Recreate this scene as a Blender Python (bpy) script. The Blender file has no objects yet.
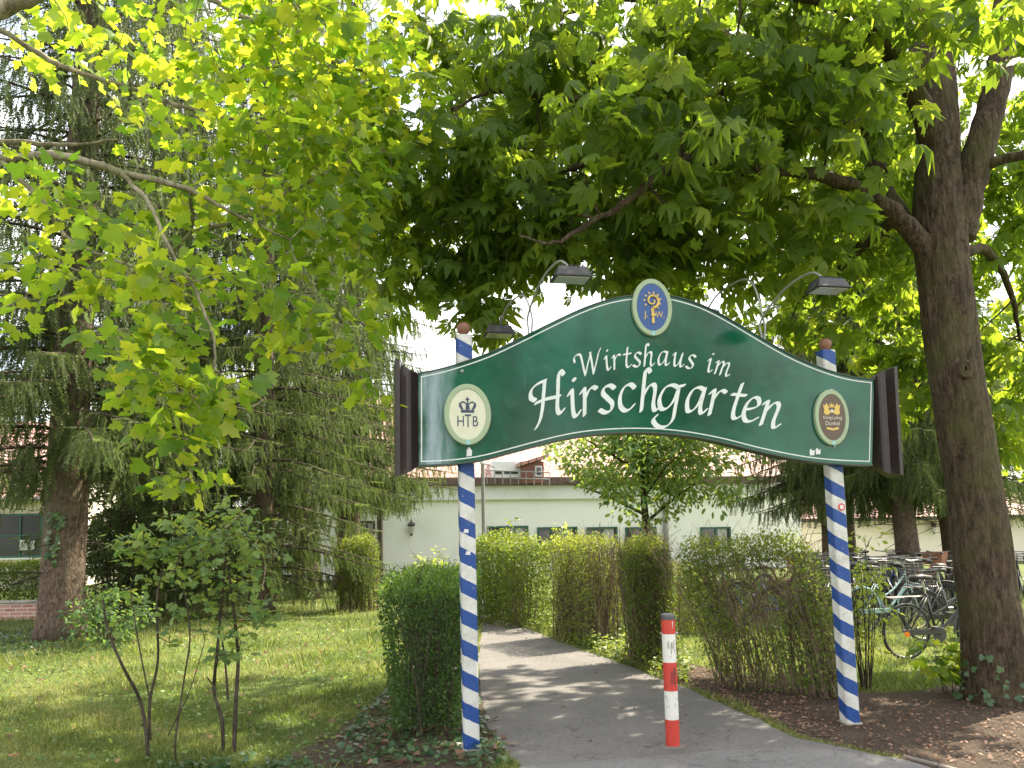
import bpy, math, random
import numpy as np
from mathutils import Vector, Matrix, Euler

random.seed(7)
RNG = np.random.default_rng(11)
SC = bpy.context.scene
COL = SC.collection
PI = math.pi

# ------------------------------------------------------------------ camera
F = 768.0; W = 1024; H = 768
CAMH = 1.65
PITCH = math.atan(0.0826)
ROLL = math.radians(-1.0)
SHIFT = 85.0 / 1024.0
R_CAM = (Matrix.Rotation(PI / 2 + PITCH, 3, 'X') @ Matrix.Rotation(ROLL, 3, 'Z'))
cam_d = bpy.data.cameras.new('camera'); cam = bpy.data.objects.new('camera', cam_d); COL.objects.link(cam)
cam.location = (0, 0, CAMH); cam.rotation_euler = R_CAM.to_euler()
cam_d.sensor_width = 36; cam_d.lens = 27.0; cam_d.shift_y = SHIFT
cam_d.clip_start = 0.05; cam_d.clip_end = 2000
SC.camera = cam

def ray(px, py):
    return R_CAM @ Vector(((px - 512) / F, (384 - py) / F + SHIFT * 1024 / F, -1))
def P(px, py, Y):
    d = ray(px, py); t = Y / d.y
    return Vector((d.x * t, Y, CAMH + d.z * t))
def G(px, py, z=0.0):
    d = ray(px, py); t = (z - CAMH) / d.z
    return Vector((d.x * t, d.y * t, z))

# ------------------------------------------------------------------ materials
def nmat(name):
    m = bpy.data.materials.new(name); m.use_nodes = True
    nt = m.node_tree
    for n in list(nt.nodes): nt.nodes.remove(n)
    return m, nt
def N(nt, typ, **kw):
    n = nt.nodes.new(typ)
    for k, v in kw.items():
        if k in n.inputs.keys(): n.inputs[k].default_value = v
        else: setattr(n, k, v)
    return n
def L(nt, a, b): nt.links.new(a, b)
def coords(nt, scale=(1, 1, 1), kind='Object'):
    tc = N(nt, 'ShaderNodeTexCoord'); mp = N(nt, 'ShaderNodeMapping')
    mp.inputs['Scale'].default_value = scale
    L(nt, tc.outputs[kind], mp.inputs['Vector']); return mp.outputs['Vector']
def noise(nt, vec, scale, detail=4, rough=0.6):
    n = N(nt, 'ShaderNodeTexNoise'); n.inputs['Scale'].default_value = scale
    n.inputs['Detail'].default_value = detail; n.inputs['Roughness'].default_value = rough
    if vec is not None: L(nt, vec, n.inputs['Vector'])
    return n.outputs['Fac']
def ramp(nt, fac, stops, interp='LINEAR'):
    r = N(nt, 'ShaderNodeValToRGB'); r.color_ramp.interpolation = interp
    el = r.color_ramp.elements
    while len(el) < len(stops): el.new(0.5)
    for e, (p, c) in zip(el, stops):
        e.position = p; e.color = (c[0], c[1], c[2], 1) if not isinstance(c, (int, float)) else (c, c, c, 1)
    L(nt, fac, r.inputs['Fac']); return r.outputs['Color']
def mixc(nt, fac, a, b, mode='MIX'):
    n = N(nt, 'ShaderNodeMix'); n.data_type = 'RGBA'; n.blend_type = mode
    for s, v in ((n.inputs[0], fac), (n.inputs[6], a), (n.inputs[7], b)):
        if hasattr(v, 'is_linked'): L(nt, v, s)
        elif isinstance(v, (int, float)): s.default_value = v
        else: s.default_value = (v[0], v[1], v[2], 1)
    return n.outputs[2]
def finish(nt, col, rough=0.7, metal=0.0, bump=None, bstr=0.3, bdist=0.02, spec=0.5, coat=0.0):
    p = N(nt, 'ShaderNodeBsdfPrincipled'); o = N(nt, 'ShaderNodeOutputMaterial')
    if hasattr(col, 'is_linked'): L(nt, col, p.inputs['Base Color'])
    else: p.inputs['Base Color'].default_value = (col[0], col[1], col[2], 1)
    if hasattr(rough, 'is_linked'): L(nt, rough, p.inputs['Roughness'])
    else: p.inputs['Roughness'].default_value = rough
    p.inputs['Metallic'].default_value = metal
    p.inputs['Specular IOR Level'].default_value = spec
    p.inputs['Coat Weight'].default_value = coat
    if bump is not None:
        b = N(nt, 'ShaderNodeBump'); b.inputs['Strength'].default_value = bstr; b.inputs['Distance'].default_value = bdist
        L(nt, bump, b.inputs['Height']); L(nt, b.outputs['Normal'], p.inputs['Normal'])
    L(nt, p.outputs['BSDF'], o.inputs['Surface']); return p

def paint(name, col, rough=0.5, dirt=0.25, dcol=(0.12, 0.10, 0.08), scale=6, metal=0.0, bump=0.0, spec=0.5, lo=0.5, hi=0.75):
    m, nt = nmat(name)
    v = coords(nt)
    f = noise(nt, v, scale, 6, 0.65)
    msk = ramp(nt, f, [(lo, 0.0), (hi, 1.0)])
    mul = N(nt, 'ShaderNodeMath', operation='MULTIPLY'); L(nt, msk, mul.inputs[0]); mul.inputs[1].default_value = dirt
    c = mixc(nt, mul.outputs[0], col, dcol)
    f2 = noise(nt, v, scale * 9, 3)
    finish(nt, c, rough, metal, f2 if bump else None, bump, 0.005, spec)
    return m

def leafmat(name, refl, trans, mixf=0.45, rough=0.45, spec=0.35):
    """refl/trans: three colours along the leaf's own tint (0..1)"""
    m, nt = nmat(name)
    at = N(nt, 'ShaderNodeAttribute'); at.attribute_name = 'tint'
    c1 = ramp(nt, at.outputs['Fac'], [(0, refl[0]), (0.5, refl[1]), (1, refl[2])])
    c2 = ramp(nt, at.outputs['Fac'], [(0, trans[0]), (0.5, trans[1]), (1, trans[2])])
    p = N(nt, 'ShaderNodeBsdfPrincipled'); L(nt, c1, p.inputs['Base Color'])
    p.inputs['Roughness'].default_value = rough; p.inputs['Specular IOR Level'].default_value = spec
    t = N(nt, 'ShaderNodeBsdfTranslucent'); L(nt, c2, t.inputs['Color'])
    mx = N(nt, 'ShaderNodeMixShader'); mx.inputs[0].default_value = mixf
    L(nt, p.outputs[0], mx.inputs[1]); L(nt, t.outputs[0], mx.inputs[2])
    o = N(nt, 'ShaderNodeOutputMaterial'); L(nt, mx.outputs[0], o.inputs['Surface'])
    return m

def barkmat(name, c1, c2, moss=None, scale=9, stretch=0.22, bstr=0.9, dist=0.03):
    m, nt = nmat(name)
    v = coords(nt, (1, 1, stretch))
    n1 = noise(nt, v, scale, 8, 0.65)
    vo = N(nt, 'ShaderNodeTexVoronoi'); vo.inputs['Scale'].default_value = scale * 1.8; L(nt, v, vo.inputs['Vector'])
    vo.distance = 'CHEBYCHEV'
    hgt = mixc(nt, 0.5, n1, vo.outputs['Distance'])
    c = ramp(nt, n1, [(0.33, c1), (0.68, c2)])
    cr = ramp(nt, vo.outputs['Distance'], [(0.42, 0.0), (0.72, 0.75)])
    c = mixc(nt, cr, c, tuple(x * 0.45 for x in c1))
    fl = noise(nt, coords(nt, (1, 1, stretch * 2)), scale * 3.2, 5, 0.75)
    c = mixc(nt, ramp(nt, fl, [(0.56, 0.0), (0.70, 0.7)]), c, tuple(min(1, x * 1.7) for x in c2))
    if moss:
        v2 = coords(nt); f = ramp(nt, noise(nt, v2, 2.3, 5), [(0.45, 0.0), (0.7, 0.75)])
        c = mixc(nt, f, c, moss)
    finish(nt, c, 0.9, 0, hgt, bstr, dist, 0.2)
    return m

M = {}
def build_mats():
    M['chest_leaf'] = leafmat('chestnut_leaf', [(0.05, 0.088, 0.02), (0.078, 0.125, 0.026), (0.14, 0.18, 0.035)],
                              [(0.22, 0.36, 0.025), (0.36, 0.50, 0.03), (0.58, 0.66, 0.05)], 0.55, 0.5, 0.25)
    M['maple_leaf'] = leafmat('maple_leaf', [(0.055, 0.115, 0.025), (0.10, 0.17, 0.03), (0.20, 0.25, 0.04)],
                              [(0.28, 0.50, 0.03), (0.58, 0.74, 0.035), (0.88, 0.88, 0.05)], 0.56, 0.38)
    M['hedge_leaf'] = leafmat('hedge_leaf', [(0.055, 0.095, 0.022), (0.10, 0.15, 0.03), (0.20, 0.25, 0.04)],
                              [(0.18, 0.30, 0.02), (0.32, 0.43, 0.03), (0.58, 0.64, 0.05)], 0.35, 0.5)
    M['box_leaf'] = leafmat('box_leaf', [(0.03, 0.065, 0.018), (0.05, 0.10, 0.022), (0.10, 0.18, 0.03)],
                            [(0.08, 0.18, 0.02), (0.14, 0.28, 0.02), (0.30, 0.5, 0.04)], 0.3, 0.45)
    M['yellow_leaf'] = leafmat('bright_shrub_leaf', [(0.12, 0.19, 0.03), (0.20, 0.27, 0.05), (0.34, 0.36, 0.10)],
                               [(0.35, 0.5, 0.04), (0.55, 0.65, 0.06), (0.75, 0.78, 0.12)], 0.45, 0.5)
    M['sapling_leaf'] = leafmat('sapling_leaf', [(0.07, 0.13, 0.05), (0.11, 0.19, 0.075), (0.18, 0.26, 0.08)],
                                [(0.20, 0.36, 0.07), (0.32, 0.50, 0.08), (0.6, 0.66, 0.08)], 0.42, 0.45)
    M['needles'] = leafmat('spruce_needles', [(0.05, 0.066, 0.024), (0.085, 0.108, 0.036), (0.18, 0.21, 0.065)],
                           [(0.10, 0.16, 0.04), (0.18, 0.26, 0.06), (0.34, 0.46, 0.12)], 0.35, 0.6, 0.2)
    M['grass'] = leafmat('grass_blade', [(0.065, 0.090, 0.025), (0.135, 0.155, 0.045), (0.30, 0.28, 0.12)],
                         [(0.16, 0.26, 0.03), (0.32, 0.42, 0.06), (0.52, 0.52, 0.17)], 0.35, 0.55)
    M['ivy_leaf'] = leafmat('ivy_leaf', [(0.03, 0.07, 0.03), (0.05, 0.10, 0.04), (0.10, 0.16, 0.06)],
                            [(0.08, 0.18, 0.03), (0.1, 0.25, 0.04), (0.2, 0.35, 0.06)], 0.25, 0.35, 0.5)
    M['dead_leaf'] = leafmat('dead_leaf', [(0.07, 0.042, 0.03), (0.16, 0.085, 0.055), (0.30, 0.19, 0.13)],
                             [(0.2, 0.08, 0.03), (0.3, 0.12, 0.04), (0.4, 0.25, 0.1)], 0.2, 0.7)
    M['bark_chest'] = barkmat('chestnut_bark', (0.028, 0.021, 0.014), (0.115, 0.082, 0.055), (0.070, 0.072, 0.024), 20, 0.28, 1.0, 0.03)
    M['bark_spruce'] = barkmat('spruce_bark', (0.060, 0.040, 0.030), (0.21, 0.15, 0.115), (0.13, 0.11, 0.08), 22, 0.45, 0.9, 0.025)
    M['bark_twig'] = barkmat('twig_bark', (0.035, 0.028, 0.02), (0.10, 0.08, 0.058), None, 20, 0.4, 0.3, 0.01)
    M['bark_maple'] = barkmat('maple_bark', (0.13, 0.11, 0.07), (0.34, 0.30, 0.22), (0.14, 0.15, 0.06), 9, 0.4, 0.4, 0.01)
    M['stem_pale'] = barkmat('hedge_stem_bark', (0.10, 0.07, 0.05), (0.30, 0.22, 0.155), None, 14, 0.3, 0.3, 0.01)
    # ground
    m, nt = nmat('lawn_soil'); v = coords(nt)
    a = noise(nt, v, 0.7, 6); b = noise(nt, v, 14, 5)
    c = ramp(nt, a, [(0.3, (0.06, 0.085, 0.025)), (0.55, (0.10, 0.14, 0.035)), (0.75, (0.15, 0.16, 0.06))])
    c = mixc(nt, ramp(nt, b, [(0.45, 0.0), (0.7, 0.8)]), c, (0.10, 0.085, 0.05))
    finish(nt, c, 0.95, 0, b, 0.8, 0.03, 0.1); M['lawn'] = m
    m, nt = nmat('mulch_soil'); v = coords(nt)
    a = noise(nt, v, 2.2, 6); b = noise(nt, v, 45, 6, 0.75)
    c = ramp(nt, b, [(0.3, (0.042, 0.033, 0.026)), (0.5, (0.095, 0.073, 0.057)), (0.72, (0.20, 0.155, 0.12))])
    c = mixc(nt, ramp(nt, a, [(0.5, 0.0), (0.75, 0.55)]), c, (0.17, 0.13, 0.10))
    finish(nt, c, 0.95, 0, b, 1.0, 0.04, 0.1); M['soil'] = m
    def asphalt(name, lo, hi):
        m, nt = nmat(name); v = coords(nt)
        a = noise(nt, v, 1.1, 6); b = noise(nt, v, 90, 4, 0.8); d = noise(nt, v, 260, 2, 0.8)
        c = ramp(nt, b, [(0.3, lo), (0.7, hi)])
        c = mixc(nt, ramp(nt, a, [(0.35, 0.0), (0.7, 0.5)]), c, tuple(x * 1.5 for x in hi))
        c = mixc(nt, ramp(nt, d, [(0.57, 0.0), (0.64, 0.7)]), c, (0.36, 0.34, 0.32))
        g5 = noise(nt, v, 28, 5, 0.8); c = mixc(nt, ramp(nt, g5, [(0.5, 0.0), (0.72, 0.55)]), c, tuple(x * 0.45 for x in lo))
        c = mixc(nt, ramp(nt, g5, [(0.28, 0.5), (0.42, 0.0)]), c, tuple(x * 1.7 for x in hi))
        s = noise(nt, v, 3.3, 7, 0.7)
        c = mixc(nt, ramp(nt, s, [(0.60, 0.0), (0.70, 0.45)]), c, tuple(x * 0.5 for x in lo))
        vo = N(nt, 'ShaderNodeTexVoronoi', feature='DISTANCE_TO_EDGE'); vo.inputs['Scale'].default_value = 0.45
        wv = N(nt, 'ShaderNodeVectorMath', operation='ADD'); L(nt, v, wv.inputs[0])
        nn = N(nt, 'ShaderNodeTexNoise'); nn.inputs['Scale'].default_value = 3; L(nt, v, nn.inputs['Vector']); L(nt, nn.outputs['Color'], wv.inputs[1])
        L(nt, wv.outputs[0], vo.inputs['Vector'])
        c = mixc(nt, ramp(nt, vo.outputs['Distance'], [(0.0, 0.5), (0.006, 0.0)]), c, (0.03, 0.028, 0.026))
        finish(nt, c, 0.85, 0, d, 0.5, 0.006, 0.3); return m
    M['asphalt'] = asphalt('old_asphalt', (0.070, 0.066, 0.064), (0.145, 0.137, 0.132))
    M['asphalt2'] = asphalt('road_asphalt', (0.09, 0.088, 0.088), (0.17, 0.165, 0.165))
    M['kerb'] = paint('kerb_stone', (0.16, 0.14, 0.125), 0.9, 0.6, (0.10, 0.085, 0.07), 9, bump=0.4)
    # sign
    m, nt = nmat('green_enamel'); v = coords(nt)
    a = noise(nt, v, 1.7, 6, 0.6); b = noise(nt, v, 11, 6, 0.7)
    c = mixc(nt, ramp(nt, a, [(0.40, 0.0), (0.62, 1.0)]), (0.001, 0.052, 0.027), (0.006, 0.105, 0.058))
    c = mixc(nt, ramp(nt, noise(nt, coords(nt, (1.3, 1, 1.8)), 2.6, 7, 0.7), [(0.58, 0.0), (0.68, 0.35)]), c, (0.05, 0.10, 0.06))  # faded patches, these and above, with mottled reflections painted into the green
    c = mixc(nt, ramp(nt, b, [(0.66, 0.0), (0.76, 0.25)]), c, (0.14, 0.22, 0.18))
    vs = coords(nt, (9, 1, 0.9)); st = noise(nt, vs, 1.4, 5, 0.7)
    c = mixc(nt, ramp(nt, st, [(0.66, 0.0), (0.80, 0.18)]), c, (0.24, 0.32, 0.30))
    # pale stain streaks with sky reflection painted in, far left end of the board
    tc = N(nt, 'ShaderNodeTexCoord'); sx = N(nt, 'ShaderNodeSeparateXYZ'); L(nt, tc.outputs['Object'], sx.inputs[0])
    wob = N(nt, 'ShaderNodeMath', operation='MULTIPLY_ADD'); L(nt, a, wob.inputs[0]); wob.inputs[1].default_value = 0.4
    ofs = N(nt, 'ShaderNodeMath', operation='ADD'); L(nt, sx.outputs['X'], ofs.inputs[0]); ofs.inputs[1].default_value = 0.22; L(nt, ofs.outputs[0], wob.inputs[2])
    band = ramp(nt, wob.outputs[0], [(0.02, 0.0), (0.12, 1.0), (0.22, 0.9), (0.36, 0.0)])
    bm = N(nt, 'ShaderNodeMath', operation='MULTIPLY'); L(nt, band, bm.inputs[0]); L(nt, ramp(nt, st, [(0.30, 0.15), (0.55, 0.9)]), bm.inputs[1])
    c = mixc(nt, bm.outputs[0], c, (0.30, 0.38, 0.42))
    rg = ramp(nt, b, [(0.3, 0.07), (0.7, 0.20)])
    p = finish(nt, c, rg, 0, noise(nt, v, 2.5, 2), 0.10, 0.02, 0.42, 0.0); M['green'] = m
    M['letter'] = paint('white_lettering', (0.62, 0.67, 0.64), 0.4, 0.35, (0.30, 0.38, 0.34), 25)
    M['board_edge'] = paint('dark_green_edge', (0.03, 0.05, 0.04), 0.4, 0.3, (0.15, 0.15, 0.13), 10)
    M['brown_metal'] = paint('dark_brown_panel', (0.026, 0.017, 0.016), 0.35, 0.3, (0.09, 0.075, 0.07), 8)
    M['sage'] = paint('sage_rim', (0.30, 0.38, 0.24), 0.5, 0.4, (0.20, 0.24, 0.18), 14)
    M['cream'] = paint('cream_enamel', (0.60, 0.60, 0.45), 0.4, 0.45, (0.42, 0.42, 0.30), 10)
    M['royal'] = paint('blue_enamel', (0.02, 0.07, 0.24), 0.35, 0.2, (0.05, 0.1, 0.2), 10)
    M['tan'] = paint('brown_enamel', (0.10, 0.065, 0.042), 0.4, 0.3, (0.05, 0.04, 0.03), 10)
    M['gold'] = paint('gold_paint', (0.62, 0.42, 0.10), 0.4, 0.3, (0.45, 0.35, 0.15), 20)
    M['pale_text'] = paint('pale_text', (0.62, 0.56, 0.48), 0.5, 0.2, (0.4, 0.35, 0.3), 20)
    M['navy'] = paint('navy_print', (0.035, 0.05, 0.10), 0.5, 0.4, (0.12, 0.14, 0.16), 20)
    M['turq'] = paint('pale_turquoise', (0.25, 0.50, 0.52), 0.4, 0.2, (0.5, 0.6, 0.6), 20)
    # striped post : UV u = around (one turn), v = height / pitch
    m, nt = nmat('blue_white_spiral'); tc = N(nt, 'ShaderNodeTexCoord'); s = N(nt, 'ShaderNodeSeparateXYZ'); L(nt, tc.outputs['UV'], s.inputs[0])
    ob = coords(nt); w1 = noise(nt, ob, 30, 3); w2 = noise(nt, ob, 7, 6, 0.7)
    ad = N(nt, 'ShaderNodeMath', operation='ADD'); L(nt, s.outputs['X'], ad.inputs[0]); L(nt, s.outputs['Y'], ad.inputs[1])
    ad2 = N(nt, 'ShaderNodeMath', operation='MULTIPLY_ADD'); L(nt, w1, ad2.inputs[0]); ad2.inputs[1].default_value = 0.05; L(nt, ad.outputs[0], ad2.inputs[2])
    fr = N(nt, 'ShaderNodeMath', operation='FRACT'); L(nt, ad2.outputs[0], fr.inputs[0])
    gt = N(nt, 'ShaderNodeMath', operation='GREATER_THAN'); L(nt, fr.outputs[0], gt.inputs[0]); gt.inputs[1].default_value = 0.5
    wh = mixc(nt, ramp(nt, w2, [(0.42, 0.0), (0.7, 0.7)]), (0.60, 0.60, 0.57), (0.36, 0.34, 0.28))
    bl = mixc(nt, ramp(nt, w2, [(0.55, 0.0), (0.75, 0.5)]), (0.015, 0.06, 0.24), (0.10, 0.14, 0.24))
    c = mixc(nt, gt.outputs[0], wh, bl)
    chip = noise(nt, coords(nt, (1, 1, 0.6)), 26, 5, 0.8)
    c = mixc(nt, ramp(nt, chip, [(0.64, 0.0), (0.67, 0.9)]), c, (0.30, 0.29, 0.27))
    finish(nt, c, 0.45, 0, chip, 0.15, 0.004, 0.4); M['post'] = m
    M['wood_ball'] = paint('brown_ball', (0.20, 0.09, 0.055), 0.6, 0.4, (0.08, 0.05, 0.04), 20)
    M['grey_metal'] = paint('grey_metal', (0.30, 0.30, 0.29), 0.45, 0.4, (0.14, 0.13, 0.11), 12, 0.3)
    M['lamp_black'] = paint('lamp_housing', (0.025, 0.025, 0.027), 0.5, 0.5, (0.16, 0.15, 0.14), 14)
    M['lamp_glass'] = paint('lamp_glass', (0.45, 0.46, 0.44), 0.15, 0.3, (0.3, 0.3, 0.28), 9)
    M['red'] = paint('red_paint', (0.50, 0.045, 0.03), 0.5, 0.45, (0.60, 0.25, 0.2), 16, lo=0.6, hi=0.68, bump=0.1)
    M['white'] = paint('white_paint', (0.68, 0.67, 0.62), 0.55, 0.7, (0.28, 0.27, 0.24), 16, lo=0.55, hi=0.72, bump=0.1)
    M['cap'] = paint('bollard_cap', (0.07, 0.07, 0.075), 0.5, 0.5, (0.3, 0.3, 0.3), 14)
    M['graffiti'] = paint('marker_ink', (0.05, 0.05, 0.06), 0.6, 0.2)
    M['sticker'] = paint('white_sticker', (0.66, 0.66, 0.66), 0.5, 0.6, (0.25, 0.25, 0.27), 60)
    M['sticker_red'] = paint('red_sticker', (0.60, 0.06, 0.06), 0.5, 0.3, (0.6, 0.5, 0.5), 60)
    M['concrete'] = paint('concrete', (0.33, 0.31, 0.28), 0.9, 0.5, (0.16, 0.14, 0.12), 8, bump=0.5)
    # building
    M['wall'] = paint('white_render', (0.86, 0.86, 0.83), 0.9, 0.4, (0.62, 0.62, 0.58), 0.8, bump=0.2)
    M['wall_cream'] = paint('cream_render', (0.78, 0.72, 0.60), 0.9, 0.3, (0.6, 0.54, 0.44), 0.8, bump=0.2)
    M['trim'] = paint('white_trim', (0.78, 0.78, 0.80), 0.8, 0.4, (0.5, 0.5, 0.52), 2)
    M['gutter'] = paint('brown_gutter', (0.12, 0.07, 0.06), 0.5, 0.5, (0.22, 0.17, 0.15), 3)
    M['green_wood'] = paint('green_window_frame', (0.02, 0.10, 0.07), 0.5, 0.2, (0.05, 0.12, 0.1), 3)
    M['pane'] = paint('window_glass', (0.018, 0.022, 0.025), 0.08, 0.3, (0.05, 0.06, 0.06), 1.2, spec=0.8)
    M['curtain'] = paint('grey_curtain', (0.45, 0.46, 0.48), 0.9, 0.3, (0.3, 0.3, 0.3), 3)
    M['dark_wood'] = paint('dark_wood', (0.06, 0.045, 0.038), 0.6, 0.4, (0.12, 0.10, 0.08), 5)
    M['dormer_brown'] = paint('brown_cladding', (0.22, 0.09, 0.07), 0.7, 0.3, (0.12, 0.06, 0.05), 4)
    m, nt = nmat('clay_roof_tiles'); v = coords(nt, (1, 1, 1), 'UV')
    br = N(nt, 'ShaderNodeTexBrick'); L(nt, v, br.inputs['Vector'])
    br.inputs['Scale'].default_value = 1.0; br.inputs['Brick Width'].default_value = 0.24; br.inputs['Row Height'].default_value = 0.3
    br.inputs['Mortar Size'].default_value = 0.035; br.inputs['Mortar Smooth'].default_value = 0.6
    br.inputs['Color1'].default_value = (0.46, 0.24, 0.20, 1); br.inputs['Color2'].default_value = (0.58, 0.34, 0.29, 1); br.inputs['Mortar'].default_value = (0.17, 0.085, 0.075, 1)
    a = noise(nt, v, 0.8, 5)
    c = mixc(nt, ramp(nt, a, [(0.4, 0.0), (0.7, 0.5)]), br.outputs['Color'], (0.62, 0.46, 0.42))
    finish(nt, c, 0.7, 0, br.outputs['Fac'], -0.6, 0.04, 0.3); M['tiles'] = m
    m, nt = nmat('garden_brick'); v = coords(nt, (1, 1, 1), 'UV')
    br = N(nt, 'ShaderNodeTexBrick'); L(nt, v, br.inputs['Vector']); br.inputs['Scale'].default_value = 1.0
    br.inputs['Brick Width'].default_value = 0.25; br.inputs['Row Height'].default_value = 0.08; br.inputs['Mortar Size'].default_value = 0.012
    br.inputs['Color1'].default_value = (0.35, 0.14, 0.10, 1); br.inputs['Color2'].default_value = (0.48, 0.25, 0.20, 1); br.inputs['Mortar'].default_value = (0.5, 0.45, 0.4, 1)
    finish(nt, br.outputs['Color'], 0.85); M['brick'] = m
    # bikes
    M['tyre'] = paint('tyre_rubber', (0.02, 0.02, 0.02), 0.8, 0.4, (0.1, 0.09, 0.08), 20)
    M['chrome'] = paint('bright_metal', (0.62, 0.63, 0.64), 0.28, 0.2, (0.3, 0.3, 0.3), 12, metal=0.9)
    M['black'] = paint('black_paint', (0.018, 0.018, 0.02), 0.3, 0.2, (0.08, 0.08, 0.08), 12)
    M['saddle'] = paint('black_saddle', (0.02, 0.02, 0.022), 0.6, 0.2, (0.06, 0.06, 0.06), 12)
    M['mint'] = paint('mint_paint', (0.34, 0.48, 0.48), 0.35, 0.2, (0.3, 0.4, 0.4), 12)
    M['silver'] = paint('dark_grey_paint', (0.07, 0.075, 0.08), 0.3, 0.2, (0.3, 0.3, 0.3), 12)
    M['rim'] = paint('dull_rim', (0.22, 0.22, 0.23), 0.4, 0.3, (0.1, 0.1, 0.1), 12, metal=0.6)
    M['bikeblue'] = paint('blue_bike_paint', (0.03, 0.07, 0.22), 0.3, 0.2, (0.05, 0.08, 0.15), 12)
    M['bikered'] = paint('dark_red_bike_paint', (0.24, 0.025, 0.02), 0.3, 0.2, (0.1, 0.03, 0.03), 12)
    M['wire'] = paint('dark_wire', (0.05, 0.05, 0.052), 0.4, 0.3, (0.15, 0.15, 0.15), 12)
    M['wicker'] = paint('red_brown_wicker', (0.30, 0.13, 0.08), 0.8, 0.3, (0.15, 0.08, 0.05), 40, bump=0.5)
    M['orange'] = paint('orange_reflector', (0.85, 0.22, 0.02), 0.25, 0.1)
build_mats()

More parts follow.
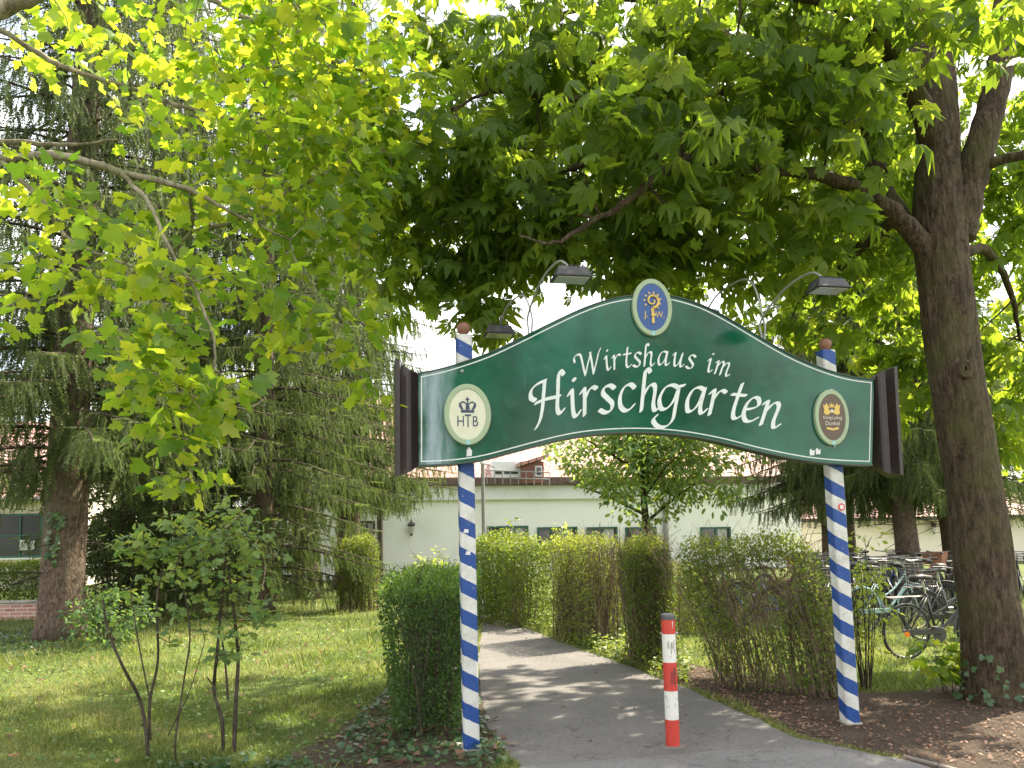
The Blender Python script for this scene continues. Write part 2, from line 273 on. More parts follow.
# ------------------------------------------------------------------ mesh building
class Geo:
    def __init__(s): s.V = []; s.F = []; s.MI = []; s.UV = {}; s.n = 0
    def add(s, verts, faces, mi=0, uv=None):
        o = s.n; s.V.extend([tuple(v) for v in verts]); s.n += len(verts)
        for i, f in enumerate(faces):
            if uv is not None: s.UV[len(s.F)] = uv[i]
            s.F.append(tuple(k + o for k in f)); s.MI.append(mi)
    def box(s, c, size, rot=0.0, mi=0):
        cx, cy, cz = c; a, b, d = (x / 2 for x in size); ca, sa = math.cos(rot), math.sin(rot)
        vs = []
        for x, y, z in ((-a, -b, -d), (a, -b, -d), (a, b, -d), (-a, b, -d), (-a, -b, d), (a, -b, d), (a, b, d), (-a, b, d)):
            vs.append((cx + x * ca - y * sa, cy + x * sa + y * ca, cz + z))
        s.add(vs, [(0, 3, 2, 1), (4, 5, 6, 7), (0, 1, 5, 4), (1, 2, 6, 5), (2, 3, 7, 6), (3, 0, 4, 7)], mi)
    def bevbox(s, c, size, b=0.01, rot=0.0, mi=0):
        # chamfered along all edges: 24 vertices
        cx, cy, cz = c; hx, hy, hz = (x / 2 for x in size); ca, sa = math.cos(rot), math.sin(rot)
        vs = []; idx = {}
        for sx in (-1, 1):
            for sy in (-1, 1):
                for sz in (-1, 1):
                    for ax in range(3):
                        p = [sx * (hx - b), sy * (hy - b), sz * (hz - b)]
                        p[ax] = (sx * hx, sy * hy, sz * hz)[ax]
                        idx[(sx, sy, sz, ax)] = len(vs)
                        vs.append((cx + p[0] * ca - p[1] * sa, cy + p[0] * sa + p[1] * ca, cz + p[2]))
        fs = []
        for ax in range(3):
            o = [i for i in range(3) if i != ax]
            for sg in (-1, 1):
                q = []
                for a, b2 in ((-1, -1), (1, -1), (1, 1), (-1, 1)):
                    k = [0, 0, 0]; k[ax] = sg; k[o[0]] = a; k[o[1]] = b2; q.append(idx[(*k, ax)])
                fs.append(q)
        for ax in range(3):
            o = [i for i in range(3) if i != ax]
            for a in (-1, 1):
                for b2 in (-1, 1):
                    q = []
                    for sg, mm in ((-1, o[0]), (1, o[0]), (1, o[1]), (-1, o[1])):
                        k = [0, 0, 0]; k[ax] = sg; k[o[0]] = a; k[o[1]] = b2; q.append(idx[(*k, mm)])
                    fs.append(q)
        for sx in (-1, 1):
            for sy in (-1, 1):
                for sz in (-1, 1):
                    fs.append([idx[(sx, sy, sz, 0)], idx[(sx, sy, sz, 1)], idx[(sx, sy, sz, 2)]])
        s.add(vs, fs, mi)
    def tube(s, pts, rad, sides=8, mi=0, caps=True, jit=0.0, ridge=None, flatten=1.0):
        pts = [Vector(p) for p in pts]; n = len(pts)
        if isinstance(rad, (int, float)): rad = [rad] * n
        vs = []; up = Vector((0, 0, 1)); prev = None
        for i, p in enumerate(pts):
            t = (pts[min(i + 1, n - 1)] - pts[max(i - 1, 0)])
            t = t.normalized() if t.length > 1e-9 else up
            if prev is None:
                a = Vector((1, 0, 0)) if abs(t.x) < 0.8 else Vector((0, 1, 0))
                u = (a - t * a.dot(t)).normalized()
            else:
                u = prev - t * prev.dot(t)
                u = u.normalized() if u.length > 1e-6 else t.orthogonal().normalized()
            prev = u; w = t.cross(u)
            for k in range(sides):
                an = 2 * PI * k / sides; r = rad[i]
                if ridge: r *= ridge(an, i / max(1, n - 1), p)
                if jit: r *= 1 + random.uniform(-jit, jit)
                vs.append(p + u * (math.cos(an) * r) + w * (math.sin(an) * r * flatten))
        fs = [(i * sides + k, i * sides + (k + 1) % sides, (i + 1) * sides + (k + 1) % sides, (i + 1) * sides + k) for i in range(n - 1) for k in range(sides)]
        if caps:
            fs.append(tuple(range(sides))[::-1]); fs.append(tuple((n - 1) * sides + k for k in range(sides)))
        s.add(vs, fs, mi)
    def lathe(s, c, prof, sides=20, mi=0, frame=None):
        """prof: list of (r, h) ; axis z or frame (u,v,w)"""
        u, v, w = frame or (Vector((1, 0, 0)), Vector((0, 1, 0)), Vector((0, 0, 1))); c = Vector(c)
        vs = []
        for r, h in prof:
            for k in range(sides):
                a = 2 * PI * k / sides; vs.append(c + u * (r * math.cos(a)) + v * (r * math.sin(a)) + w * h)
        n = len(prof)
        fs = [(i * sides + k, i * sides + (k + 1) % sides, (i + 1) * sides + (k + 1) % sides, (i + 1) * sides + k) for i in range(n - 1) for k in range(sides)]
        if prof[0][0] > 1e-5: fs.append(tuple(range(sides))[::-1])
        if prof[-1][0] > 1e-5: fs.append(tuple((n - 1) * sides + k for k in range(sides)))
        s.add(vs, fs, mi)
    def prism(s, poly, y0, y1, mi=0):
        """poly in (x,z), extruded along y"""
        n = len(poly)
        vs = [(x, y0, z) for x, z in poly] + [(x, y1, z) for x, z in poly]
        fs = [tuple(range(n)), tuple(range(2 * n - 1, n - 1, -1))] + [((i + 1) % n, i, n + i, n + (i + 1) % n) for i in range(n)]
        s.add(vs, fs, mi)
    def build(s, name, mat, parent=None, smooth=False):
        me = bpy.data.meshes.new(name)
        V = s.V
        if parent is not None:
            inv = wmat(parent).inverted(); V = [inv @ Vector(v) for v in V]
        me.from_pydata([tuple(v) for v in V], [], s.F)
        mats = mat if isinstance(mat, (list, tuple)) else [mat]
        for m in mats: me.materials.append(m)
        me.polygons.foreach_set('material_index', s.MI)
        if smooth: me.polygons.foreach_set('use_smooth', [True] * len(s.F))
        if s.UV:
            uvl = me.uv_layers.new(name='UVMap')
            for fi, uvs in s.UV.items():
                for li, uv in zip(me.polygons[fi].loop_indices, uvs): uvl.data[li].uv = uv
        me.validate(verbose=False); me.update()
        o = bpy.data.objects.new(name, me); COL.objects.link(o)
        if parent is not None: o.parent = parent
        return o

def wmat(o):
    m = Matrix.LocRotScale(o.location, o.rotation_euler, None)
    return wmat(o.parent) @ m if o.parent else m

def tag(o, label=None, cat=None, group=None, kind=None):
    if label: o['label'] = label
    if cat: o['category'] = cat
    if group: o['group'] = group
    if kind: o['kind'] = kind
    return o
def thing(name, loc, label, cat, group=None, rz=0.0):
    o = bpy.data.objects.new(name, None); COL.objects.link(o); o.location = loc; o.rotation_euler = (0, 0, rz)
    o.empty_display_size = 0.3
    return tag(o, label, cat, group)
def copy_tree(o, parent=None):
    kids = [c for c in bpy.data.objects if c.parent == o]
    c = o.copy(); COL.objects.link(c); c.parent = parent
    for k in kids: copy_tree(k, c)
    return c

# --- foliage: many copies of a small template baked in one mesh
def inst_mesh(name, mat, parent, TV, TF, O, X, Y, Z, S, tint):
    TV = np.asarray(TV, float); TF = np.asarray(TF, int); n = len(O); k = len(TV)
    S = np.asarray(S, float).reshape(n, 1, 1)
    V = (TV[None, :, 0, None] * X[:, None, :] + TV[None, :, 1, None] * Y[:, None, :] + TV[None, :, 2, None] * Z[:, None, :]) * S + O[:, None, :]
    V = V.reshape(-1, 3)
    if parent is not None:
        inv = np.array(wmat(parent).inverted()); V = V @ inv[:3, :3].T + inv[:3, 3]
    FI = (TF[None] + (np.arange(n) * k)[:, None, None]).reshape(-1, 3)
    me = bpy.data.meshes.new(name)
    me.vertices.add(len(V)); me.vertices.foreach_set('co', V.astype(np.float32).ravel())
    me.loops.add(len(FI) * 3); me.loops.foreach_set('vertex_index', FI.astype(np.int32).ravel())
    me.polygons.add(len(FI)); me.polygons.foreach_set('loop_start', np.arange(0, len(FI) * 3, 3, dtype=np.int32))
    me.polygons.foreach_set('loop_total', np.full(len(FI), 3, dtype=np.int32))
    a = me.attributes.new('tint', 'FLOAT', 'POINT'); a.data.foreach_set('value', np.repeat(np.asarray(tint, np.float32), k))
    me.materials.append(mat); me.update(calc_edges=True)
    o = bpy.data.objects.new(name, me); COL.objects.link(o)
    if parent is not None: o.parent = parent
    return o
def norm(a): return a / np.maximum(np.linalg.norm(a, axis=-1, keepdims=True), 1e-9)
def frames(d, up):
    """d: pointing direction (leaf x axis), up: approx normal -> X,Y,Z"""
    X = norm(d); Y = norm(np.cross(up, X)); Z = np.cross(X, Y); return X, Y, Z

# templates -------------------------------------------------------
def chestnut_template():
    V = []; Fc = []
    for i, (a, l) in enumerate(((-122, .60), (-80, .80), (-40, .97), (0, 1.0), (38, .95), (78, .82), (120, .58))):
        a = math.radians(a); ca, sa = math.cos(a), math.sin(a); w = l * 0.25; o = len(V)
        for x, y, z in ((0, 0, 0), (.35 * l, w * .42, .0), (.35 * l, -w * .42, .0), (.68 * l, w, -.10 * l + .03), (.68 * l, -w, -.10 * l + .03), (.68 * l, 0, -.13 * l), (l, 0, -.34 * l)):
            V.append((x * ca - y * sa, x * sa + y * ca, z))
        Fc += [(o, o + 1, o + 2), (o + 1, o + 3, o + 5), (o + 1, o + 5, o + 2), (o + 2, o + 5, o + 4), (o + 3, o + 6, o + 5), (o + 5, o + 6, o + 4)]
    return V, Fc
def maple_template():
    out = [(0, .0), (-.05, .18), (-.12, .34), (.02, .36), (.10, .46), (.22, .50), (.34, .64), (.42, .46), (.46, .27), (.62, .34), (.72, .30), (.78, .15), (1.0, 0.0)]
    pts = [(x, y) for x, y in out] + [(x, -y) for x, y in out[-2:0:-1]]
    V = [(.32, 0, .0)] + [(x, y, -0.10 * abs(y) - 0.12 * max(0, x - .5)) for x, y in pts]
    n = len(pts); Fc = [(0, 1 + (i + 1) % n, 1 + i) for i in range(n)]
    return V, Fc
def oval_template(w=.28):
    V = [(0, 0, 0), (.35, w, -.03), (.35, -w, -.03), (.75, w * .8, -.06), (.75, -w * .8, -.06), (1, 0, -.14), (.5, 0, .02)]
    return V, [(0, 6, 1), (0, 2, 6), (1, 6, 3), (2, 4, 6), (3, 6, 5), (6, 4, 5)]
def quad_template(w=.30):
    return [(0, 0, 0), (.55, w, -.04), (1, 0, -.1), (.55, -w, -.04)], [(0, 2, 1), (0, 3, 2)]
def spray_template(n=11):
    V = []; Fc = []; r = random.Random(3)
    for i in range(n):
        t = (i + .3) / n
        for sd in (-1, 1):
            o = len(V); ln = .20 * (1 - .45 * t) * r.uniform(.7, 1.2); dx = ln * .8; a = r.uniform(-.7, .7)
            V += [(t, 0, 0), (t + .075, 0, .01), (t + dx, sd * ln * .55 * math.cos(a), ln * .55 * math.sin(a))]
            Fc.append((o, o + 1, o + 2))
    o = len(V); V += [(0, .012, 0), (0, -.012, 0), (1.08, 0, 0)]; Fc.append((o, o + 1, o + 2))
    return V, Fc
def blade_template(): return [(0, .06, 0), (0, -.06, 0), (.6, .04, .04), (1, 0, .16), (.6, -.04, .04)], [(0, 1, 4), (0, 4, 2), (2, 4, 3)]
T_CH, T_MA, T_OV, T_Q, T_SP, T_BL = chestnut_template(), maple_template(), oval_template(), quad_template(), spray_template(), blade_template()

def smooth_path(pts, n=6):
    pts = [Vector(p) for p in pts]; out = []
    for i in range(len(pts) - 1):
        p0 = pts[max(i - 1, 0)]; p1 = pts[i]; p2 = pts[i + 1]; p3 = pts[min(i + 2, len(pts) - 1)]
        for k in range(n):
            t = k / n
            out.append(0.5 * ((2 * p1) + (p2 - p0) * t + (2 * p0 - 5 * p1 + 4 * p2 - p3) * t * t + (-p0 + 3 * p1 - 3 * p2 + p3) * t ** 3))
    out.append(pts[-1]); return out
def lerp_list(r, n_out):
    m = len(r) - 1; return [r[min(int(i / (n_out - 1) * m), m - 1)] * (1 - (i / (n_out - 1) * m - min(int(i / (n_out - 1) * m), m - 1))) + r[min(int(i / (n_out - 1) * m), m - 1) + 1] * (i / (n_out - 1) * m - min(int(i / (n_out - 1) * m), m - 1)) for i in range(n_out)]
def limb(geo, pts, rads, sides=10, wob=0.0, jit=0.03):
    path = smooth_path(pts, 6)
    if wob:
        for i in range(1, len(path) - 1): path[i] = path[i] + Vector((random.uniform(-wob, wob), random.uniform(-wob, wob), random.uniform(-wob, wob)))
    geo.tube(path, lerp_list(rads, len(path)), sides, jit=jit); return path

def blob_points(blobs, rng):
    """blobs: (px,py,Y,rx_px,ry_px,rY,count) -> cluster centres"""
    out = []
    for px, py, Y, rx, ry, rY, cnt in blobs:
        u = norm(rng.normal(size=(cnt, 3))) * (rng.random((cnt, 1)) ** (1 / 2.6))
        for a, b, c in u:
            yy = Y + b * rY; q = P(px, py, Y); sc = Y / F
            out.append((q.x + a * rx * sc, yy, q.z + c * ry * sc))
    return np.array(out)

def connect(geo, nodes, centres, base_r=0.022, sag=0.04, sides=4, maxr=None):
    """twigs from the limbs to every cluster centre, each hanging on what already stands"""
    nodes = [np.array(p) for p in nodes]; arr = np.array(nodes); rad = [base_r] * len(nodes)
    d0 = np.array([np.min(np.linalg.norm(arr - c, axis=1)) for c in centres])
    src = {}
    for ci in np.argsort(d0):
        c = centres[ci]; d = np.linalg.norm(arr - c, axis=1)
        # prefer nodes lower / nearer
        j = int(np.argmin(d)); a = arr[j]; ln = d[j]
        r0 = max(rad[j] * 0.72, 0.004); r1 = max(r0 * 0.55, 0.003)
        k = 2 if ln < 0.4 else 4
        pts = []
        off = np.array([random.uniform(-1, 1), random.uniform(-1, 1), random.uniform(-.3, .8)]) * ln * 0.13
        for i in range(k + 1):
            t = i / k; pts.append(a + (c - a) * t + off * math.sin(PI * t) + np.array([0, 0, sag * ln * math.sin(PI * t)]))
        geo.tube(pts, [r0 + (r1 - r0) * i / k for i in range(k + 1)], sides, caps=False)
        new = pts[1:]
        arr = np.vstack([arr, np.array(new)]); rad += [r0 + (r1 - r0) * i / k for i in range(1, k + 1)]
        src[int(ci)] = a
    return src

def leaves_on(name, mat, parent, T, centres, src, per, spread, size, rng, droop=0.35, flat=0.5, upb=1.0, hang=0.0, tintm=0.5, tints=0.25, drop_z=0.0):
    C = np.repeat(centres, per, axis=0); n = len(C)
    S0 = np.array([src.get(i, centres[i]) for i in range(len(centres))]); out = norm(centres - S0 + 1e-6); out = np.repeat(out, per, axis=0)
    dirs = norm(rng.normal(size=(n, 3)) * np.array([1, 1, flat]) + out * 0.5)
    O = C + dirs * (rng.random((n, 1)) ** .6) * spread - np.array([0, 0, drop_z]) * rng.random((n, 1))
    D = norm(dirs * np.array([1, 1, .4]) + rng.normal(size=(n, 3)) * .35 + np.array([0, 0, -droop]))
    UP = norm(rng.normal(size=(n, 3)) * .45 + np.array([0, 0, upb]) - D * hang)
    X, Y, Z = frames(D, UP)
    S = size * rng.uniform(.5, 1.3, n)
    Y = Y * rng.uniform(.65, 1.1, (n, 1)); Z = Z * rng.uniform(-.5, 4.0, (n, 1))
    ct = np.repeat(rng.normal(0, .13, len(centres)), per)
    tint = np.clip(tintm + ct + rng.normal(0, tints, n) * .7, 0, 1)
    return inst_mesh(name, mat, parent, T[0], T[1], O, X, Y, Z, S, tint)

# ------------------------------------------------------------------ world and sun
SUN_EL, SUN_AZ = math.radians(50), math.radians(52)      # azimuth from +Y towards +X
w = bpy.data.worlds.new('World'); SC.world = w; w.use_nodes = True; nt = w.node_tree
for n_ in list(nt.nodes): nt.nodes.remove(n_)
sky = N(nt, 'ShaderNodeTexSky'); sky.sky_type = 'NISHITA'; sky.sun_disc = False
sky.sun_elevation = SUN_EL; sky.sun_rotation = SUN_AZ; sky.dust_density = 3.0; sky.air_density = 1.2
tc = N(nt, 'ShaderNodeTexCoord'); mp = N(nt, 'ShaderNodeMapping'); mp.inputs['Scale'].default_value = (1.5, 1.5, 4)
L(nt, tc.outputs['Generated'], mp.inputs['Vector'])
cf = ramp(nt, noise(nt, mp.outputs['Vector'], 1.6, 7, 0.6), [(0.36, 0.0), (0.55, 0.85)])
cl = mixc(nt, cf, sky.outputs[0], (9.5, 9.3, 9.0))
bg = N(nt, 'ShaderNodeBackground'); bg.inputs['Strength'].default_value = 0.105; L(nt, cl, bg.inputs['Color'])
wo = N(nt, 'ShaderNodeOutputWorld'); L(nt, bg.outputs[0], wo.inputs['Surface'])
sl = bpy.data.lights.new('sun', 'SUN'); so = bpy.data.objects.new('sun', sl); COL.objects.link(so)
sl.energy = 5.0; sl.angle = math.radians(0.55); sl.color = (1.0, 0.89, 0.70)
sd = Vector((math.sin(SUN_AZ) * math.cos(SUN_EL), math.cos(SUN_AZ) * math.cos(SUN_EL), math.sin(SUN_EL)))
so.rotation_euler = sd.to_track_quat('Z', 'Y').to_euler(); so.location = (10, 10, 30)
SC.view_settings.view_transform = 'Standard'; SC.view_settings.look = 'None'; SC.view_settings.gamma = 1; SC.view_settings.exposure = 1.72
SC.render.engine = 'CYCLES'
cy = SC.cycles; cy.max_bounces = 7; cy.diffuse_bounces = 4; cy.glossy_bounces = 2; cy.transmission_bounces = 4; cy.transparent_max_bounces = 4
cy.use_denoising = True; cy.sample_clamp_indirect = 8; cy.caustics_reflective = False; cy.caustics_refractive = False

# ------------------------------------------------------------------ ground, path, beds
def rough_poly(pts, step=0.25, amp=0.03, seed=1, fixed=()):
    r = random.Random(seed); out = []
    n = len(pts)
    for i in range(n):
        a = Vector(pts[i][:2]); b = Vector(pts[(i + 1) % n][:2]); k = max(1, int((b - a).length / step))
        if (b - a).length > 8 or i in fixed: k = 1
        for j in range(k):
            p = a + (b - a) * (j / k)
            if k > 1 and i not in fixed: p = p + Vector((r.uniform(-amp, amp), r.uniform(-amp, amp)))
            out.append((p.x, p.y))
    return out
def sheet(name, poly, z, mat, kind='structure'):
    g = Geo(); g.add([(x, y, z) for x, y in poly], [tuple(range(len(poly)))]); o = g.build(name, mat); 
    if kind: tag(o, kind=kind)
    return o
g = Geo(); R0 = 500
g.add([(-R0, -60, 0), (R0, -60, 0), (R0, R0, 0), (-R0, R0, 0)], [(0, 1, 2, 3)])
tag(g.build('ground', M['lawn']), kind='structure')

path_left = [G(524, 768), G(508, 754), G(490, 728), G(481, 706), G(480, 690), G(478, 660), G(480, 640), G(482, 622)]
path_far = [G(478, 616), G(470, 608), G(468, 603), (P(455, 560, 24).x, 24, 0), (P(476, 560, 24).x, 24, 0), G(487, 606), G(497, 616)]
path_right = [G(515, 625), G(538, 633), G(574, 648), G(612, 660), G(650, 675), G(690, 690), G(722, 704), G(758, 719), G(795, 738), G(850, 749), G(898, 760)]
path_poly = [(p[0], p[1]) for p in path_left + path_far + path_right]
path_poly = rough_poly(path_poly, 0.22, 0.022, 3)
pc = [Vector(p) for p in path_poly]
sheet('path', path_poly, 0.004, M['asphalt'])
road_pts = [G(520, 768), G(560, 765), G(640, 759), G(720, 752), G(800, 748), G(898, 759.5), G(930, 769)]
road_poly = [(p.x, p.y) for p in road_pts] + [(3.2, 3.6), (3.5, -8), (-6, -8), (-6, 2.6), (-1.2, 3.6), (-0.1, 5.0)]
g = Geo(); n = len(road_poly)
g.add([(x, y, 0.012) for x, y in road_poly] + [(x, y, -0.01) for x, y in road_poly], [tuple(range(n))] + [((i + 1) % n, i, n + i, n + (i + 1) % n) for i in range(n)])
tag(g.build('road', M['asphalt2']), kind='structure')
bed_poly = [(p[0], p[1]) for p in [G(930, 771), G(899, 758), G(850, 747), G(800, 737), G(762, 716), G(727, 701), G(693, 687), G(655, 673), G(612, 657), G(600, 648), G(640, 650), G(690, 664), G(760, 680), G(820, 690), G(880, 694), G(930, 690), G(1000, 676), G(1060, 676)]] + [(7.5, 7.5), (7.5, 4.2), (3.3, 4.2)]
bed_poly = rough_poly(bed_poly, 0.22, 0.03, 5, fixed=(len(bed_poly) - 2, len(bed_poly) - 3))
sheet('soil_bed', bed_poly, 0.0025, M['soil'])
shrub_bed = rough_poly([(-1.9, 5.2), (-0.25, 5.25), (-0.1, 5.9), (-0.25, 8.9), (-1.35, 9.1), (-1.5, 6.6)], 0.2, 0.06, 8)
sheet('soil_strip', shrub_bed, 0.0022, M['soil'])
# kerb at the right of the path mouth: low stones
kerb = Geo(); kp = [G(903, 757), G(938, 766)]; kp.append(kp[1] + (kp[1] - kp[0]).normalized() * 1.3)
for i in range(2):
    a, b = kp[i], kp[i + 1]; m_ = (a + b) / 2; d = b - a
    kerb.bevbox((m_.x, m_.y, 0.0), (d.length - 0.012, 0.05, 0.03), 0.008, math.atan2(d.y, d.x))
tag(kerb.build('kerb', M['kerb']), kind='structure')

def in_poly(x, y, poly):
    inside = np.zeros(len(x), bool); n = len(poly); j = n - 1
    for i in range(n):
        xi, yi = poly[i]; xj, yj = poly[j]
        c = ((yi > y) != (yj > y)) & (x < (xj - xi) * (y - yi) / (yj - yi + 1e-12) + xi); inside ^= c; j = i
    return inside

# grass: density falls with distance
def scatter_xy(n, x0, x1, y0, y1, rng, pw=2.0):
    u = rng.random(n); y = 1 / ((1 / y0) + u * (1 / y1 - 1 / y0)) if pw == 2 else y0 + u * (y1 - y0)
    x = rng.uniform(-0.75, 0.75, n) * y * 1.0
    k = (x > x0) & (x < x1); return x[k], y[k]
rng = np.random.default_rng(5)
x, y = scatter_xy(340000, -12, 12, 4.6, 22, rng)
bad = in_poly(x, y, path_poly) | in_poly(x, y, bed_poly) | in_poly(x, y, road_poly)
nearbed = in_poly(x, y, shrub_bed) & (rng.random(len(x)) < .8)
# bare patches
pat = np.sin(x * 1.7 + 1.3 * np.sin(y * 1.1)) * np.sin(y * 1.5 + x * .6) + rng.normal(0, .45, len(x))
keep = ~bad & ~nearbed & (pat > -0.55); x, y = x[keep], y[keep]; n = len(x)
O = np.stack([x, y, np.zeros(n)], 1)
D = norm(rng.normal(size=(n, 3)) * np.array([.5, .5, .15]) + np.array([0, 0, .8]))
X, Y, Z = frames(D, rng.normal(size=(n, 3)))
hump = 0.5 + 0.5 * np.sin(x * 3.1 + y) * np.sin(y * 2.3 - x * 1.2)
S = (0.024 + 0.045 * rng.random(n) ** 1.5 * (0.3 + 1.2 * hump)) * np.clip(y / 6, 1, 2.0)
brown = np.clip(np.sin(x * 2.1 + 3 * np.sin(y * .9)) * np.cos(y * 1.7 + x) * 1.6, -1, 1)
tag(inst_mesh('grass', M['grass'], None, T_BL[0], T_BL[1], O, X, Y, Z, S, np.clip(.45 + .28 * brown + rng.normal(0, .27, n), 0, 1)), kind='stuff')
# low broad-leaved ground cover
def cover(name, mat, poly_list, dens, size, hgt, T, rng, tm=.5, flat=True):
    xs = []; ys = []
    for pl in poly_list:
        a = np.array(pl); x0, y0 = a.min(0); x1, y1 = a.max(0); n = int((x1 - x0) * (y1 - y0) * dens)
        x = rng.uniform(x0, x1, n); y = rng.uniform(y0, y1, n); k = in_poly(x, y, pl); xs.append(x[k]); ys.append(y[k])
    x = np.concatenate(xs); y = np.concatenate(ys); k = ~(in_poly(x, y, path_poly) | in_poly(x, y, road_poly)) if name != 'leaf_litter' else np.ones(len(x), bool)
    x, y = x[k], y[k]; n = len(x)
    hh = hgt * (0.35 + .65 * np.abs(np.sin(x * 5 + np.sin(y * 4)) * np.cos(y * 4.3))) * rng.random(n)
    O = np.stack([x, y, .012 + hh], 1)
    D = norm(rng.normal(size=(n, 3)) * np.array([1, 1, .25])); U = norm(rng.normal(size=(n, 3)) * .35 + np.array([0, -.2, 1]))
    X, Y, Z = frames(D, U); S = size * rng.uniform(.6, 1.3, n)
    return tag(inst_mesh(name, mat, None, T[0], T[1], O, X, Y, Z, S, np.clip(tm + rng.normal(0, .28, n), 0, 1)), kind='stuff')
def gp(*pp): return [(G(*p).x, G(*p).y) for p in pp]
ivy_area = gp((330, 768), (345, 735), (372, 705), (385, 690), (480, 690), (484, 715), (500, 745), (515, 768))
ivy2 = gp((0, 662), (0, 632), (40, 628), (130, 628), (130, 650), (60, 655))
ivy3 = gp((110, 790), (160, 768), (200, 762), (300, 760), (330, 775))
cover('ivy_ground_cover', M['ivy_leaf'], [ivy_area, ivy2, ivy3], 330, 0.045, 0.08, T_MA, np.random.default_rng(21), .45)
verge = gp((500, 622), (540, 632), (612, 660), (650, 674), (690, 686), (690, 660), (620, 630), (520, 606), (480, 608))
cover('verge_plants', M['hedge_leaf'], [verge], 900, 0.06, 0.28, T_OV, np.random.default_rng(22), .7)
lawn_weeds = gp((0, 768), (0, 640), (330, 612), (400, 640), (370, 700), (330, 768))
cover('clover', M['sapling_leaf'], [lawn_weeds], 110, 0.045, 0.05, T_OV, np.random.default_rng(23), .6)
litter = [gp((690, 688), (722, 703), (795, 738), (898, 760), (1024, 768), (1060, 720), (1000, 700), (850, 700), (700, 668), (640, 662)),
          gp((640, 668), (690, 690), (760, 720), (850, 745), (800, 700), (720, 690))]
cover('leaf_litter', M['dead_leaf'], litter, 330, 0.032, 0.015, T_OV, np.random.default_rng(24), .5)
cover('leaf_litter', M['dead_leaf'], [lawn_weeds], 5, 0.06, 0.03, T_MA, np.random.default_rng(27), .6)
# fallen leaves along the edge of the path and on the lawn
cover('leaf_litter', M['dead_leaf'], [gp((484, 700), (500, 724), (530, 768), (500, 768), (478, 730)), gp((380, 700), (470, 700), (480, 760), (350, 768))], 38, 0.07, 0.03, T_MA, np.random.default_rng(25), .6)
cover('leaf_litter', M['dead_leaf'], [gp((500, 630), (640, 676), (800, 740), (640, 757), (540, 757), (490, 700))], 3.5, 0.05, 0.008, T_OV, np.random.default_rng(26), .6)

# ------------------------------------------------------------------ entrance sign
LP = G(471, 749); RP = G(850, 723)
ang = math.atan2(RP.y - LP.y, RP.x - LP.x)
sign = thing('entrance_sign', (LP.x, LP.y, 0), 'curved green entrance sign with white lettering on two blue and white striped posts', 'sign', rz=ang)
SMI = wmat(sign).inverted(); SM3 = SMI.to_3x3()
def S2(px, py, yl=-0.13):
    """pixel -> (x,z) on the sign's own plane at local y=yl"""
    o = SMI @ Vector((0, 0, CAMH)); d = SM3 @ ray(px, py); t = (yl - o.y) / d.y; q = o + d * t; return (q.x, q.z)
SW = wmat(sign)
class SGeo(Geo):           # local sign coordinates
    def build(s, *a, **k):
        s.V = [SW @ Vector(v) for v in s.V]; return Geo.build(s, *a, **k)
YF = -0.13   # front face of the board
top = [(418, 374), (440, 369.5), (465, 362), (490, 353), (520, 339), (550, 324), (580, 310), (607, 300.5), (632, 296), (655, 295), (676, 297.5), (703, 306), (730, 320), (760, 338), (790, 355), (820, 368), (848, 376.5), (874, 380)]
bot = [(872, 464.5), (835, 463), (800, 459), (760, 451), (720, 441), (680, 434), (640, 431.5), (600, 433), (570, 437), (540, 444), (510, 452), (480, 459.5), (450, 463.5), (418, 465)]
def sm2(pts, n=4):
    q = smooth_path([Vector((a, b, 0)) for a, b in pts], n); return [(v.x, v.y) for v in q]
topS = sm2([S2(*p) for p in top]); botS = sm2([S2(*p) for p in bot])
# board as strips (top against bottom) so that the face is clean
def resample(pts, n):
    d = [0]
    for a, b in zip(pts, pts[1:]): d.append(d[-1] + math.dist(a, b))
    out = []
    for i in range(n):
        t = d[-1] * i / (n - 1); k = max(j for j in range(len(d)) if d[j] <= t + 1e-9); k = min(k, len(pts) - 2)
        f = (t - d[k]) / (d[k + 1] - d[k]); out.append((pts[k][0] + (pts[k + 1][0] - pts[k][0]) * f, pts[k][1] + (pts[k + 1][1] - pts[k][1]) * f))
    return out
TN = 60; tr = resample(topS, TN); brr = resample(botS[::-1], TN)
bd = SGeo()
YB = YF + 0.10
for i in range(TN - 1):
    a, b, c, d = brr[i], brr[i + 1], tr[i + 1], tr[i]
    bd.add([(a[0], YF, a[1]), (b[0], YF, b[1]), (c[0], YF, c[1]), (d[0], YF, d[1])], [(0, 1, 2, 3)], 0)
    bd.add([(a[0], YB, a[1]), (b[0], YB, b[1]), (c[0], YB, c[1]), (d[0], YB, d[1])], [(3, 2, 1, 0)], 0)
    bd.add([(a[0], YF, a[1]), (a[0], YB, a[1]), (b[0], YB, b[1]), (b[0], YF, b[1])], [(0, 1, 2, 3)], 1)
    bd.add([(d[0], YF, d[1]), (c[0], YF, c[1]), (c[0], YB, c[1]), (d[0], YB, d[1])], [(0, 1, 2, 3)], 1)
board = bd.build('sign_board', [M['green'], M['board_edge']], sign)
